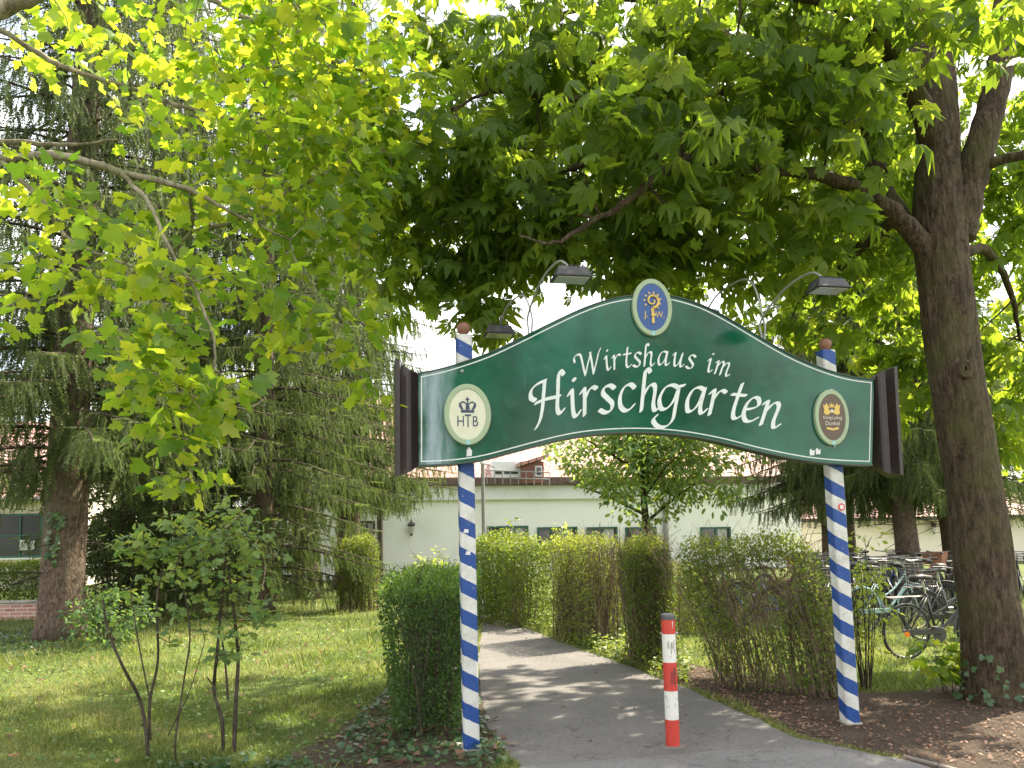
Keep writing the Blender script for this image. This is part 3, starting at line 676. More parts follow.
# grey edging strip along the underside and over the top
for pts, off in ((brr, -0.012), (tr, 0.010)):
    ed = SGeo()
    for i in range(TN - 1):
        a, b = pts[i], pts[i + 1]
        z0, z1 = (a[1], b[1]); q = 0.012 if off < 0 else 0.008
        sg = 1 if off > 0 else -1
        ed.add([(a[0], YF - .012, z0), (b[0], YF - .012, z1), (b[0], YB + .012, z1), (a[0], YB + .012, z0), (a[0], YF - .012, z0 + sg * q), (b[0], YF - .012, z1 + sg * q), (b[0], YB + .012, z1 + sg * q), (a[0], YB + .012, z0 + sg * q)],
               [(0, 1, 2, 3), (4, 7, 6, 5), (0, 4, 5, 1), (3, 2, 6, 7)])
    ed.build('board_edging', M['board_edge'], board)
# white border line, inset
def inset_line(pts, d, wd):
    n = len(pts); g_ = []
    for i in range(n):
        a = Vector(pts[(i - 1) % n]); b = Vector(pts[i]); c = Vector(pts[(i + 1) % n])
        d1 = (b - a).normalized(); d2 = (c - b).normalized(); n1 = Vector((-d1.y, d1.x)); n2 = Vector((-d2.y, d2.x))
        m_ = (n1 + n2).normalized(); k = 1 / max(.35, m_.dot(n1)); g_.append((b + m_ * (d * k), b + m_ * ((d + wd) * k)))
    return g_
loop = brr + tr[::-1]
il = inset_line(loop, 0.022, 0.009); bl_ = SGeo(); n = len(il)
for i in range(n):
    a, b = il[i]; c, d = il[(i + 1) % n]; y_ = YF - 0.002
    bl_.add([(a.x, y_, a.y), (c.x, y_, c.y), (d.x, y_, d.y), (b.x, y_, b.y)], [(0, 1, 2, 3)])
bl_.build('border_line', M['letter'], board)

# lettering with a broad nib
GL = {
 'i': ([[(0, .82), (.13, .96), (.15, .3), (.2, .05), (.3, .02), (.42, .18)], [(.2, 1.38), (.25, 1.34)]], .45),
 'r': ([[(0, .82), (.13, .96), (.14, .5), (.13, .0)], [(.14, .55), (.28, .85), (.45, 1.0), (.6, .93)]], .6),
 's': ([[(.56, .88), (.38, 1.0), (.16, .92), (.12, .72), (.3, .52), (.48, .32), (.44, .08), (.22, .0), (.0, .12)]], .62),
 'c': ([[(.62, .86), (.44, 1.0), (.2, .88), (.07, .55), (.1, .2), (.28, .02), (.46, .06), (.62, .22)]], .62),
 'h': ([[(.36, 1.46), (.26, 1.58), (.16, 1.46), (.14, .8), (.12, .0)], [(.13, .5), (.3, .86), (.48, 1.0), (.6, .85), (.57, .3), (.62, .05), (.72, .03), (.84, .18)]], .85),
 'g': ([[(.76, .90), (.50, 1.0), (.22, .86), (.06, .45), (.16, .10), (.38, .10), (.62, .4), (.78, .92)], [(.74, .94), (.98, 1.0)], [(.78, .96), (.72, .2), (.66, -.32), (.42, -.58), (.10, -.58), (-.10, -.36), (.02, -.18)]], .95),
 'a': ([[(.64, .92), (.42, 1.0), (.18, .85), (.05, .45), (.12, .08), (.28, .06), (.5, .35), (.64, .9)], [(.66, .98), (.6, .3), (.64, .05), (.74, .03), (.86, .18)]], .86),
 't': ([[(.26, 1.4), (.2, .9), (.16, .3), (.22, .05), (.34, .02), (.5, .16)], [(-.04, .93), (.5, .97)]], .52),
 'e': ([[(.1, .46), (.34, .54), (.56, .72), (.5, .96), (.3, .98), (.1, .7), (.06, .3), (.2, .03), (.42, .04), (.64, .22)]], .64),
 'n': ([[(0, .82), (.13, .96), (.14, .5), (.13, .0)], [(.14, .5), (.32, .86), (.5, 1.0), (.62, .85), (.58, .3), (.63, .05), (.73, .03), (.86, .18)]], .86),
 'm': ([[(0, .82), (.13, .96), (.14, .5), (.13, .0)], [(.14, .5), (.3, .86), (.46, 1.0), (.56, .85), (.53, .4), (.52, 0)], [(.54, .5), (.7, .86), (.86, 1.0), (.97, .85), (.93, .3), (.98, .05), (1.08, .03), (1.2, .18)]], 1.2),
 'u': ([[(0, .82), (.13, .96), (.14, .4), (.2, .08), (.34, .06), (.52, .35), (.64, .9)], [(.66, .98), (.6, .3), (.64, .05), (.74, .03), (.86, .18)]], .86),
 'W': ([[(-.42, 1.02), (-.46, 1.3), (-.22, 1.5), (.0, 1.46), (.08, 1.2), (.16, .5), (.24, .0)], [(.24, .0), (.5, .75), (.78, 1.42)], [(.74, 1.5), (.8, .8), (.84, .0)], [(.84, .0), (1.15, .8), (1.36, 1.35), (1.52, 1.62)]], 1.4),
 'H': ([[(.10, .60), (-.06, .72), (-.04, .98), (.18, 1.18), (.50, 1.28)], [(.48, 1.28), (.42, .8), (.36, .3), (.26, -.12), (.1, -.40)], [(.12, .50), (.5, .60), (1.02, .64)], [(1.20, 1.42), (1.08, 1.56), (1.0, 1.36), (.96, .8), (.92, .2), (1.02, .02), (1.16, .14)]], 1.5),
}
def hull(pts):
    pts = sorted(set((round(a, 6), round(b, 6)) for a, b in pts))
    def half(ps):
        h = []
        for p in ps:
            while len(h) >= 2 and (h[-1][0] - h[-2][0]) * (p[1] - h[-2][1]) - (h[-1][1] - h[-2][1]) * (p[0] - h[-2][0]) <= 0: h.pop()
            h.append(p)
        return h
    a = half(pts); b = half(pts[::-1]); return a[:-1] + b[:-1]
def letter(geo, ch, px, py, size, rot, slant=0.13, nw=0.098, yoff=0.0):
    ox, oz = S2(px, py, YF); ca, sa = math.cos(rot), math.sin(rot); k = 0
    na = math.radians(42)
    nib = [(nw * math.cos(t) * math.cos(na) - .028 * math.sin(t) * math.sin(na), nw * math.cos(t) * math.sin(na) + .028 * math.sin(t) * math.cos(na)) for t in [2 * PI * i / 10 for i in range(10)]]
    def tr_(a, b):
        a = a + slant * b; a *= size; b *= size; return ox + a * ca - b * sa, oz + a * sa + b * ca
    for st in GL[ch][0]:
        sp = [(v.x, v.y) for v in smooth_path([Vector((a, b, 0)) for a, b in st], 7)]
        for p, q in zip(sp, sp[1:]):
            hp = hull([(p[0] + a, p[1] + b) for a, b in nib] + [(q[0] + a, q[1] + b) for a, b in nib])
            y_ = YF - 0.003 - 0.00025 * (k % 9); k += 1
            geo.add([(tr_(a, b)[0], y_, tr_(a, b)[1]) for a, b in hp], [tuple(range(len(hp)))])
SX = (S2(700, 400)[0] - S2(600, 400)[0]) / 100    # metres per pixel on the board
big = [('H', 533, 417.5, 8), ('i', 569, 417.5, 7.5), ('r', 581, 415.5, 6.5), ('s', 599.5, 413.2, 5), ('c', 617.5, 411.6, 3), ('h', 638, 411.0, 1), ('g', 656.5, 410.9, -1), ('a', 684, 412, -5), ('r', 706, 414.2, -7), ('t', 727.5, 417.8, -9), ('e', 740, 420.2, -11), ('n', 757.5, 424.0, -13)]
for ch, px, py, r_ in big:
    lt = SGeo(); letter(lt, ch, px, py, 25.5 * SX, math.radians(r_)); lt.build('letter', M['letter'], board)
small = [('W', 582, 376, 12), ('i', 605, 370.6, 9), ('r', 612.5, 369.6, 8), ('t', 624, 367.8, 6), ('s', 633, 367, 4), ('h', 642.5, 366.2, 2), ('a', 657, 365.2, -1), ('u', 671.5, 366.2, -4), ('s', 685.5, 368, -7), ('i', 705.5, 371.5, -10), ('m', 713, 373.2, -12)]
for ch, px, py, r_ in small:
    lt = SGeo(); letter(lt, ch, px, py, 13.6 * SX, math.radians(r_), nw=0.092); lt.build('letter', M['letter'], board)

# flared end panels (cove mouldings)
def end_panel(inner_px, outer_px, ys_in, ys_out):
    g_ = SGeo(); n = 10
    prof = []
    for i in range(n + 1):
        t = i / n; px = inner_px + (outer_px - inner_px) * t
        zt = ys_in[0] + (ys_out[0] - ys_in[0]) * t ** 0.8; zb = ys_in[1] + (ys_out[1] - ys_in[1]) * t ** 0.8
        yy = YF - 0.015 + 0.05 * math.sin(PI * min(1, t * 1.35)) - (0.09 if t > .72 else 0.0)
        a = S2(px, zt, YF); b = S2(px, zb, YF); prof.append((a[0], yy, a[1], b[1]))
    for i in range(n):
        x0, y0, t0, b0 = prof[i]; x1, y1, t1, b1 = prof[i + 1]
        yb = YB + 0.012
        q = [(x0, y0, b0), (x1, y1, b1), (x1, y1, t1), (x0, y0, t0), (x0, yb, b0), (x1, yb, b1), (x1, yb, t1), (x0, yb, t0)]
        g_.add(q, [(0, 1, 2, 3), (7, 6, 5, 4), (0, 4, 5, 1), (3, 2, 6, 7)])
    for k in (0, n):
        x0, y0, t0, b0 = prof[k]; yb = YB + 0.012
        g_.add([(x0, y0, b0), (x0, yb, b0), (x0, yb, t0), (x0, y0, t0)], [(0, 1, 2, 3)])
    return g_
pL = end_panel(418, 394.5, (374, 465), (361, 478)); pL.build('end_panel', M['brown_metal'], sign)
pR = end_panel(874, 889, (380, 464.5), (368, 477)); pR.build('end_panel', M['brown_metal'], sign)

# posts
def post(px_top, py_top, x0, phase):
    g_ = SGeo(); wd = 0.122; hw = wd / 2; tx, tz = S2(px_top, py_top, 0.0); c = 0.012
    nz = 24
    ring = [(-hw + c, -hw), (hw - c, -hw), (hw, -hw + c), (hw, hw - c), (hw - c, hw), (-hw + c, hw), (-hw, hw - c), (-hw, -hw + c)]
    per = [0]
    for i in range(8): per.append(per[-1] + math.dist(ring[i], ring[(i + 1) % 8]))
    pitch = 0.235
    for i in range(nz):
        z0, z1 = tz * i / nz, tz * (i + 1) / nz; xx0 = x0 + (tx - x0) * i / nz; xx1 = x0 + (tx - x0) * (i + 1) / nz
        for k in range(8):
            a, b = ring[k], ring[(k + 1) % 8]; u0, u1 = per[k] / per[8], per[k + 1] / per[8]
            g_.add([(xx0 + a[0], a[1], z0), (xx0 + b[0], b[1], z0), (xx1 + b[0], b[1], z1), (xx1 + a[0], a[1], z1)], [(0, 1, 2, 3)],
                   0, [[(u0, z0 / pitch + phase), (u1, z0 / pitch + phase), (u1, z1 / pitch + phase), (u0, z1 / pitch + phase)]])
    g_.add([(tx + a, b, tz) for a, b in ring], [tuple(range(8))], 0, [[(0, 0.2)] * 8])
    o = g_.build('post', M['post'], sign)
    cp = SGeo(); cp.lathe((tx, 0, tz - .002), [(.03, 0), (.03, .018), (.045, .03), (.054, .055), (.050, .085), (.032, .104), (.0, .11)], 18)
    cp.build('finial', M['wood_ball'], o, smooth=True)
    ft = SGeo(); ft.bevbox((x0, 0, 0.0), (.15, .15, .03), .006); ft.build('post_foot', M['concrete'], o)
    return o, tx, tz
postL, txl, tzl = post(463.5, 336, 0.0, 0.42)
postR, txr, tzr = post(825.5, 351, (RP - LP).length, 0.30)
# round red sticker and scraps on the posts
def disc_local(geo, x, z, rx, rz, y0, y1, n=28, rot=0):
    geo.prism([(x + rx * math.cos(2 * PI * i / n), z + rz * math.sin(2 * PI * i / n)) for i in range(n)], y0, y1)
st = SGeo(); sx_, sz_ = S2(841.5, 507, -.063); disc_local(st, sx_, sz_, .032, .032, -.066, -.0585); st.build('round_sticker', M['sticker_red'], postR)
st = SGeo(); disc_local(st, sx_, sz_, .019, .019, -.0672, -.0662); st.build('sticker_centre', M['sticker'], postR)
for px, py in ((468, 553), (466, 531), (469, 568)):
    st = SGeo(); a, b = S2(px, py, -.063); st.prism([(a - .02, b - .012), (a + .018, b - .016), (a + .02, b + .012), (a - .012, b + .015)], -.0645, -.0605); st.build('sticker_scrap', M['sticker'], postL)
st = SGeo()
for q in ((812, 452), (818, 451)):
    a, b = S2(q[0], q[1], YF); st.prism([(a - .022, b - .03), (a + .018, b - .026), (a + .022, b + .018), (a + .004, b + .008), (a - .01, b + .028), (a - .024, b + .01)], YF - .0045 - (0.001 if q[0] > 815 else 0), YF - .0005)
st.build('torn_sticker', M['sticker'], board)
st = SGeo(); a, b = S2(469, 452, YF); st.prism([(a - .02, b - .035), (a + .02, b - .03), (a + .024, b + .01), (a, b + .04), (a - .018, b + .015)], YF - .0045, YF - .0005)
st.build('torn_sticker', M['sticker'], board)
for q in ((462, 371), (831, 390), (834, 446), (467, 443)):
    bt = SGeo(); a, b = S2(q[0], q[1], YF); disc_local(bt, a, b, .012, .012, YF - .009, YF - .0005, 10); bt.build('bolt', M['grey_metal'], board)

# text with the built-in font
def text_geo(txt, size):
    cu = bpy.data.curves.new('t', 'FONT'); cu.body = txt; cu.size = size; cu.align_x = 'CENTER'; cu.align_y = 'CENTER'; cu.resolution_u = 3
    o = bpy.data.objects.new('t', cu); COL.objects.link(o); dg = bpy.context.evaluated_depsgraph_get()
    me = o.evaluated_get(dg).to_mesh(); V = [tuple(v.co) for v in me.vertices]; Fc = [tuple(p.vertices) for p in me.polygons]
    o.evaluated_get(dg).to_mesh_clear(); bpy.data.objects.remove(o); bpy.data.curves.remove(cu); return V, Fc
def put_text(geo, txt, size, x, z, y, sx=1.0, bold=0.0):
    V, Fc = text_geo(txt, size); geo.add([(x + a * sx, y, z + b) for a, b, c in V], Fc)
def emblem(px, py, rx_px, ry_px, inner, rim):
    cx, cz = S2(px, py, YF - .02); rx, rz = rx_px * SX, ry_px * SX
    g_ = SGeo(); n = 40
    k = 0.80
    def ringpts(fx, fz, y): return [(cx + rx * fx * math.cos(2 * PI * i / n), y, cz + rz * fz * math.sin(2 * PI * i / n)) for i in range(n)]
    rings = [ringpts(1, 1, YF - .001), ringpts(1, 1, YF - .028), ringpts(.97, .975, YF - .034), ringpts(k, k + .04, YF - .034), ringpts(k - .02, k + .02, YF - .028)]
    vs = sum(rings, []); fs = []
    for r in range(4):
        for i in range(n): fs.append((r * n + i, r * n + (i + 1) % n, (r + 1) * n + (i + 1) % n, (r + 1) * n + i))
    g_.add(vs, fs); em = g_.build('emblem', rim, board)
    g2 = SGeo(); g2.add(ringpts(k + .01, k + .05, YF - .0285), [tuple(range(n))]); 
    ff = g2.build('emblem_face', inner, em)
    g3 = SGeo(); g3.add([(cx - .014, YF - .036, cz - rz * .98), (cx + .014, YF - .036, cz - rz * .98), (cx + .014, YF - .036, cz - rz * .84), (cx - .014, YF - .036, cz - rz * .84)], [(0, 1, 2, 3)])
    g3.build('emblem_lozenge', M['turq'], em)
    return em, cx, cz, rx, rz
yt = YF - .0305
em, cx, cz, rx, rz = emblem(467.5, 414.5, 21.5, 28, M['cream'], M['sage'])
g = SGeo(); put_text(g, 'H', .118, cx - .055, cz - .058, yt, .75); put_text(g, 'B', .118, cx + .058, cz - .058, yt, .75)
put_text(g, 'T', .145, cx + .002, cz - .056, yt - .0012, .6)
# crown
def quadp(g_, pts, y): g_.add([(cx + a, y, cz + b) for a, b in pts], [tuple(range(len(pts)))])
quadp(g, [(-.05, .012), (.05, .012), (.054, .034), (-.054, .034)], yt)
for s_ in (-1, 1):
    quadp(g, [(s_ * .050, .036), (s_ * .030, .036), (s_ * .042, .06), (s_ * .052, .085), (s_ * .068, .082), (s_ * .066, .06)], yt - .0006)
    quadp(g, [(s_ * .066, .088), (s_ * .036, .104), (s_ * .008, .088), (s_ * .010, .078), (s_ * .036, .090), (s_ * .060, .078)], yt - .0012)
quadp(g, [(-.018, .036), (.018, .036), (.011, .088), (-.011, .088)], yt - .0004)
quadp(g, [(-.005, .09), (.005, .09), (.005, .135), (-.005, .135)], yt - .0016); quadp(g, [(-.016, .112), (.016, .112), (.016, .122), (-.016, .122)], yt - .002)
g.build('emblem_print', M['navy'], em)
em, cx, cz, rx, rz = emblem(652, 307.5, 20, 28, M['royal'], M['sage'])
g = SGeo()
sp = []
for i in range(40):
    t = i / 39; a = -PI / 2 + t * 2 * PI * 1.35; r = .060 * (1 - .75 * t); sp.append((cx + r * math.cos(a) * 1.0, yt - .004, cz + .052 + r * math.sin(a)))
g.tube([(cx + .002, yt - .004, cz - .135), (cx + .002, yt - .004, cz - .06), (cx - .002, yt - .004, cz - .02), (cx + .0, yt - .004, cz - .008)], [.012, .010, .014, .010], 8, flatten=.3)
g.tube(sp, [.012 - .006 * i / 39 for i in range(40)], 8, flatten=1)
for i in range(9):
    a = -PI * .35 + i * PI * 1.45 / 8 + 0.2; r0, r1 = .062, .084
    quadp(g, [(r0 * math.cos(a - .16), .052 + r0 * math.sin(a - .16)), (r0 * math.cos(a + .16), .052 + r0 * math.sin(a + .16)), (r1 * math.cos(a), .052 + r1 * math.sin(a))], yt - .0045)
quadp(g, [(-.02, -.075), (.024, -.075), (.018, -.055), (-.014, -.055)], yt - .013)
put_text(g, 'J.', .075, cx - .055, cz - .062, yt - .001); put_text(g, 'W.', .075, cx + .063, cz - .062, yt - .001, .85)
g.build('emblem_print', M['gold'], em)
em, cx, cz, rx, rz = emblem(831.5, 417.5, 18.5, 28, M['tan'], M['sage'])
g = SGeo()
# two facing rampant beasts and a little crown, as plain heraldic shapes
for s_ in (-1, 1):
    quadp(g, [(s_ * .02, .03), (s_ * .05, .02), (s_ * .075, .035), (s_ * .07, .07), (s_ * .082, .11), (s_ * .06, .10), (s_ * .05, .125), (s_ * .034, .10), (s_ * .02, .085), (s_ * .034, .07), (s_ * .012, .055)], yt)
quadp(g, [(-.016, .085), (.016, .085), (.024, .12), (.008, .105), (0, .13), (-.008, .105), (-.024, .12)], yt - .0006)
quadp(g, [(-.06, -.10), (0, -.112), (.06, -.10), (.05, -.082), (0, -.094), (-.05, -.082)], yt)
g.build('emblem_crest', M['gold'], em)
g = SGeo(); put_text(g, 'König', .043, cx - .047, cz - .002, yt - .002, .78); put_text(g, 'Ludwig', .043, cx + .044, cz - .004, yt - .002, .74); put_text(g, 'Dunkel', .052, cx, cz - .052, yt - .002, .9)
quadp(g, [(-.012, .04), (.012, .04), (.012, .062), (0, .07), (-.012, .062)], yt - .0018)
g.build('emblem_print', M['pale_text'], em)

# gooseneck arms and floodlights (front and back)
def lamp_arm(px, py, yx):
    bx, bz = S2(px, py, YB); 
    for sgn, px_l, py_l, reach, hgt in yx:
        yy = (YF if sgn < 0 else YB) - 0.0; reachy = YF + sgn * reach
        lx, lz = S2(px_l, py_l, reachy)
        g_ = SGeo(); pts = [(bx + sgn * .012, YB + .03, bz - .25), (bx + sgn * .012, YB + .03, bz), (bx + sgn * .014, YB + .03, bz + .16), (bx + (lx - bx) * .25, YF + (reachy - YF) * .28, lz + .17 + hgt), (bx + (lx - bx) * .7, YF + (reachy - YF) * .75, lz + .19 + hgt * .6), (lx, reachy, lz + .055)]
        g_.tube(smooth_path(pts, 6), .0085, 8); arm = g_.build('lamp_arm', M['grey_metal'], sign, smooth=True)
        h_ = SGeo(); 
        # trapezoid housing with cooling ribs
        a, b = .125, .085
        vs = [(lx - a, reachy - b, lz), (lx + a, reachy - b, lz), (lx + a, reachy + b, lz), (lx - a, reachy + b, lz), (lx - a * .82, reachy - b * .7, lz + .065), (lx + a * .82, reachy - b * .7, lz + .065), (lx + a * .82, reachy + b * .7, lz + .065), (lx - a * .82, reachy + b * .7, lz + .065)]
        h_.add(vs, [(0, 3, 2, 1), (4, 5, 6, 7), (0, 1, 5, 4), (1, 2, 6, 5), (2, 3, 7, 6), (3, 0, 4, 7)])
        for k in range(7): h_.box((lx - .075 + .025 * k, reachy, lz + .072), (.006, b * 1.25, .02))
        h_.bevbox((lx, reachy, lz - .006), (2 * a + .02, 2 * b + .02, .014), .003)
        hd = h_.build('floodlight', M['lamp_black'], sign)
        q = SGeo(); q.box((lx, reachy, lz - .016), (2 * a - .02, 2 * b - .02, .006)); q.build('lamp_glass', M['lamp_glass'], hd)
lamp_arm(531, 333, [(-1, 571, 278, 0.78, 0.0), (1, 499, 334, .85, 0.0)])
lamp_arm(765, 338, [(-1, 828, 289, 0.78, 0.0), (1, 706, 318, .85, 0.0)])

# ------------------------------------------------------------------ bollard
BP = G(673, 746)
bo = thing('bollard', (BP.x, BP.y, 0.004), 'red and white banded bollard standing in the middle of the path mouth', 'bollard')
r_b = .053; hb = 1.0; bounds = [0, .20, .415, .63, .845, .955]
lean = Vector((-0.006, 0, 1))
for i in range(5):
    g = Geo(); z0, z1 = bounds[i], bounds[i + 1]
    e = 0.0008 if i % 2 else 0
    g.tube([(BP.x + lean.x * z, BP.y, z + .004) for z in (z0, (z0 + z1) / 2, z1)], r_b - e, 28); g.build('red_band' if i % 2 == 0 else 'white_band', M['red'] if i % 2 == 0 else M['white'], bo, smooth=False)
g = Geo(); g.lathe((BP.x - .006, BP.y, .958), [(.0555, 0), (.0555, .028), (.052, .040), (.04, .043), (0, .044)], 28); g.build('cap', M['cap'], bo)
g = Geo(); g.lathe((BP.x, BP.y, .003), [(.095, 0), (.09, .004), (.06, .006), (.05, .006)], 22); g.build('footing', M['kerb'], bo)
for q in (-1, 1):
    g = Geo(); g.lathe((BP.x + q * .056, BP.y, .85), [(.010, -.012), (.012, 0), (.010, .012)], 8, frame=(Vector((0, 1, 0)), Vector((0, 0, 1)), Vector((1, 0, 0)))); g.build('reflector_stud', M['grey_metal'], bo)
# scribbles wrapped on the bands
def wrap_scrib(strokes, z0, mat, nm, wd=.004):
    g_ = Geo()
    for st_ in strokes:
        pp = []
        for a, z in st_:
            an = -PI / 2 + a; pp.append((BP.x - .006 * z0 + (r_b + .0012) * math.cos(an), BP.y + (r_b + .0012) * math.sin(an), z0 + z))
        g_.tube(smooth_path(pp, 4), wd / 2, 5)
    g_.build(nm, mat, bo)
wrap_scrib([[(.35, -.05), (.4, .03), (.5, .08), (.3, .05)], [(.55, -.06), (.52, .04), (.7, .03)], [(.2, .02), (.5, .045), (.75, .06)], [(-.1, -.05), (-.05, .05)], [(.1, -.05), (.12, .05)]], .52, M['graffiti'], 'scribble')
wrap_scrib([[(-.4, .0), (-.3, .06), (-.2, 0)], [(.1, -.04), (.15, .05), (.3, .0)], [(.5, .06), (.6, -.03)]], .74, M['grey_metal'], 'scribble')
wrap_scrib([[(.35, .02), (.5, .04), (.42, 0), (.55, -.01)]], .905, M['sticker'], 'scribble')

# ------------------------------------------------------------------ hedges and shrubs
def hedge(name, label, cat, box, stems, leafs, lmat, seed, group=None, leansx=0.0, top_bias=0.0, size=.026, T=T_Q, tm=.5, stem_r=.006, base_gap=0.0, shell=0.0, topjit=.05, stemmat='stem_pale', hole=0.0, bend=.1, taper_k=.12, endround=.12, toptint=.25):
    """box: (x0,y0,x1,y1,height,width) axis of the hedge from (x0,y0) to (x1,y1)"""
    x0, y0, x1, y1, hh, wd = box; rng = np.random.default_rng(seed); rr = random.Random(seed)
    cx_, cy_ = (x0 + x1) / 2, (y0 + y1) / 2
    o = thing(name, (cx_, cy_, 0), label, cat, group)
    ax = Vector((x1 - x0, y1 - y0, 0)); Ln = ax.length; ax.normalize(); pr = Vector((-ax.y, ax.x, 0))
    g_ = Geo(); tips = []
    for i in range(stems):
        t = rr.random(); s_ = rr.uniform(-.25, .25) * wd; b_ = Vector((x0, y0, 0)) + ax * (t * Ln) + pr * s_
        lean_ = ax * (leansx * hh * rr.uniform(.5, 1.2) + rr.uniform(-bend, bend) * hh) + pr * rr.uniform(-.35, .35) * wd
        h_ = hh * rr.uniform(.75, .98); e_ = b_ + lean_ + Vector((0, 0, h_)); m_ = b_ + lean_ * .35 + Vector((0, 0, h_ * .5)) + Vector((rr.uniform(-.04, .04), rr.uniform(-.04, .04), 0))
        pth = smooth_path([b_, m_, e_], 3); r0 = stem_r * rr.uniform(.7, 1.4); g_.tube(pth, [r0 * (1 - .7 * k / (len(pth) - 1)) for k in range(len(pth))], 4, caps=False)
        tips.append(pth)
        for q in range(3):
            a = pth[rr.randrange(2, len(pth))]; d = ax * rr.uniform(-.2, .2) + pr * rr.uniform(-.2, .2) + Vector((0, 0, rr.uniform(.05, .3)))
            g_.tube([a, a + d * .5 + Vector((0, 0, .02)), a + d], [r0 * .4, r0 * .3, r0 * .2], 3, caps=False)
    g_.build('stems', M[stemmat], o)
    n = leafs
    u = rng.random(n); v = rng.uniform(-1, 1, n); z = rng.random(n)
    if top_bias: z = 1 - (1 - z) ** (1 + top_bias) if False else z ** (1 / (1 + top_bias))
    if shell:
        k = rng.random(n) < shell; pick = rng.random(n)
        side = k & (pick < .55); v = np.where(side, np.sign(v) * (1 - rng.random(n) ** 2 * .25), v)
        tp = k & (pick >= .55) & (pick < .8); z = np.where(tp, 1 - rng.random(n) ** 2 * .08, z)
        en = k & (pick >= .8); u = np.where(en, np.where(u < .5, rng.random(n) ** 2 * .05, 1 - rng.random(n) ** 2 * .05), u)
    z = base_gap + (1 - base_gap) * z
    z = z * (1 - endround * np.abs(2 * u - 1) ** 5 * (z > .5) - endround * .5 * np.abs(v) ** 4 * (z > .8))
    lump = 1 + .06 * np.sin(u * Ln * 4 + seed) + .05 * np.sin(u * Ln * 9 + 2 * v + seed * 2)
    taper = 1 - taper_k * (1 - z)
    X_ = x0 + ax.x * (u * Ln) + pr.x * v * wd / 2 * lump * taper; Y_ = y0 + ax.y * (u * Ln) + pr.y * v * wd / 2 * lump * taper
    sh = leansx * hh * z * .8
    X_ = X_ + ax.x * sh; Y_ = Y_ + ax.y * sh
    Z_ = hh * z * (1 + topjit * (np.sin(u * Ln * 5 + seed * 3) * .5 + rng.normal(0, .5, n)) * (z > .8))
    O = np.stack([X_, Y_, Z_], 1)
    if hole:
        f = np.sin(O[:, 0] * 5.3 + seed) + np.sin(O[:, 2] * 4.1 + seed * 2 + O[:, 0]) + np.sin(O[:, 1] * 6.2 + O[:, 2] * 2)
        kp_ = (f < 1.9 - hole * 2.2) | (Z_ > hh * .82) | (rng.random(n) < .25); O = O[kp_]; z = z[kp_]
    n = len(O)
    D = norm(rng.normal(size=(n, 3)) + np.array([0, 0, .35])); U = norm(rng.normal(size=(n, 3)) * .8 + np.array([0, -.3, .8])); X, Y, Z = frames(D, U)
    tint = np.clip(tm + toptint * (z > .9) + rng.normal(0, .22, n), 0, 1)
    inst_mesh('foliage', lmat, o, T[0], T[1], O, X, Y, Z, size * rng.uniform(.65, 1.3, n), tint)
    return o
# left clipped hedge
hedge('hedge', 'dense dark clipped hedge with a flat top beside the left striped post', 'hedge', (-0.72, 6.35, -0.80, 9.0, 1.27, .80), 110, 40000, M['box_leaf'], 31, shell=.5, size=.031, tm=.38, stem_r=.008, base_gap=.06, topjit=.05, taper_k=.30, toptint=.5, hole=.22, endround=.04, stemmat='bark_twig')
# hedges on the right of the path
def gxy(px, py): q = G(px, py); return q.x, q.y
a = gxy(716, 684); b = gxy(858, 699)
hedge('hedge', 'open see-through hedge of leaning bare stems beside the right striped post', 'hedge', (*a, b[0], b[1], 1.58, .55), 190, 17500, M['hedge_leaf'], 32, leansx=-.30, top_bias=.38, size=.034, tm=.45, stem_r=.0055, hole=.50, bend=.22, toptint=.35)
a = gxy(630, 664); b = gxy(688, 672)
hedge('hedge', 'brown twiggy hedge with a green top, behind the bollard', 'hedge', (*a, b[0], b[1] + .6, 1.55, .75), 300, 15000, M['hedge_leaf'], 33, leansx=-.08, top_bias=.35, size=.030, tm=.35, toptint=.5, stem_r=.007, shell=.4)
a = gxy(560, 636); b = gxy(612, 646)
hedge('hedge', 'pale green hedge in mid distance beside the bend of the path', 'hedge', (*a, b[0], b[1], 1.58, .8), 300, 12500, M['hedge_leaf'], 34, top_bias=.35, size=.036, tm=.62, stem_r=.007, shell=.4)
a = gxy(486, 619); b = gxy(530, 627)
hedge('hedge', 'dark green rounded hedge at the far end of the path', 'hedge', (*a, b[0], b[1], 1.55, 1.0), 120, 20000, M['hedge_leaf'], 35, top_bias=.15, size=.045, tm=.35, stem_r=.007, shell=.5, topjit=.08)
a = P(590, 600, 14.5); b = P(690, 600, 12)
hedge('hedge', 'long low hedge running behind the pale and the brown hedge', 'hedge', (a.x, a.y, b.x, b.y, 1.15, .7), 120, 12000, M['hedge_leaf'], 36, top_bias=.3, size=.042, tm=.95, shell=.4)
a = P(338, 605, 17); b = P(378, 605, 17)
hedge('hedge', 'twiggy brown-stemmed hedge in front of the white wall, left of the clipped hedge', 'hedge', (a.x, a.y, b.x, b.y, 1.62, .6), 150, 9000, M['hedge_leaf'], 37, top_bias=.5, size=.045, tm=.5)
a = P(-25, 600, 18); b = P(62, 600, 18)
hedge('hedge', 'low hedge under the green framed window behind the big spruce trunk', 'hedge', (a.x, a.y, b.x, b.y, 1.15, .7), 60, 14000, M['hedge_leaf'], 38, top_bias=.2, size=.05, tm=.35, shell=.5)

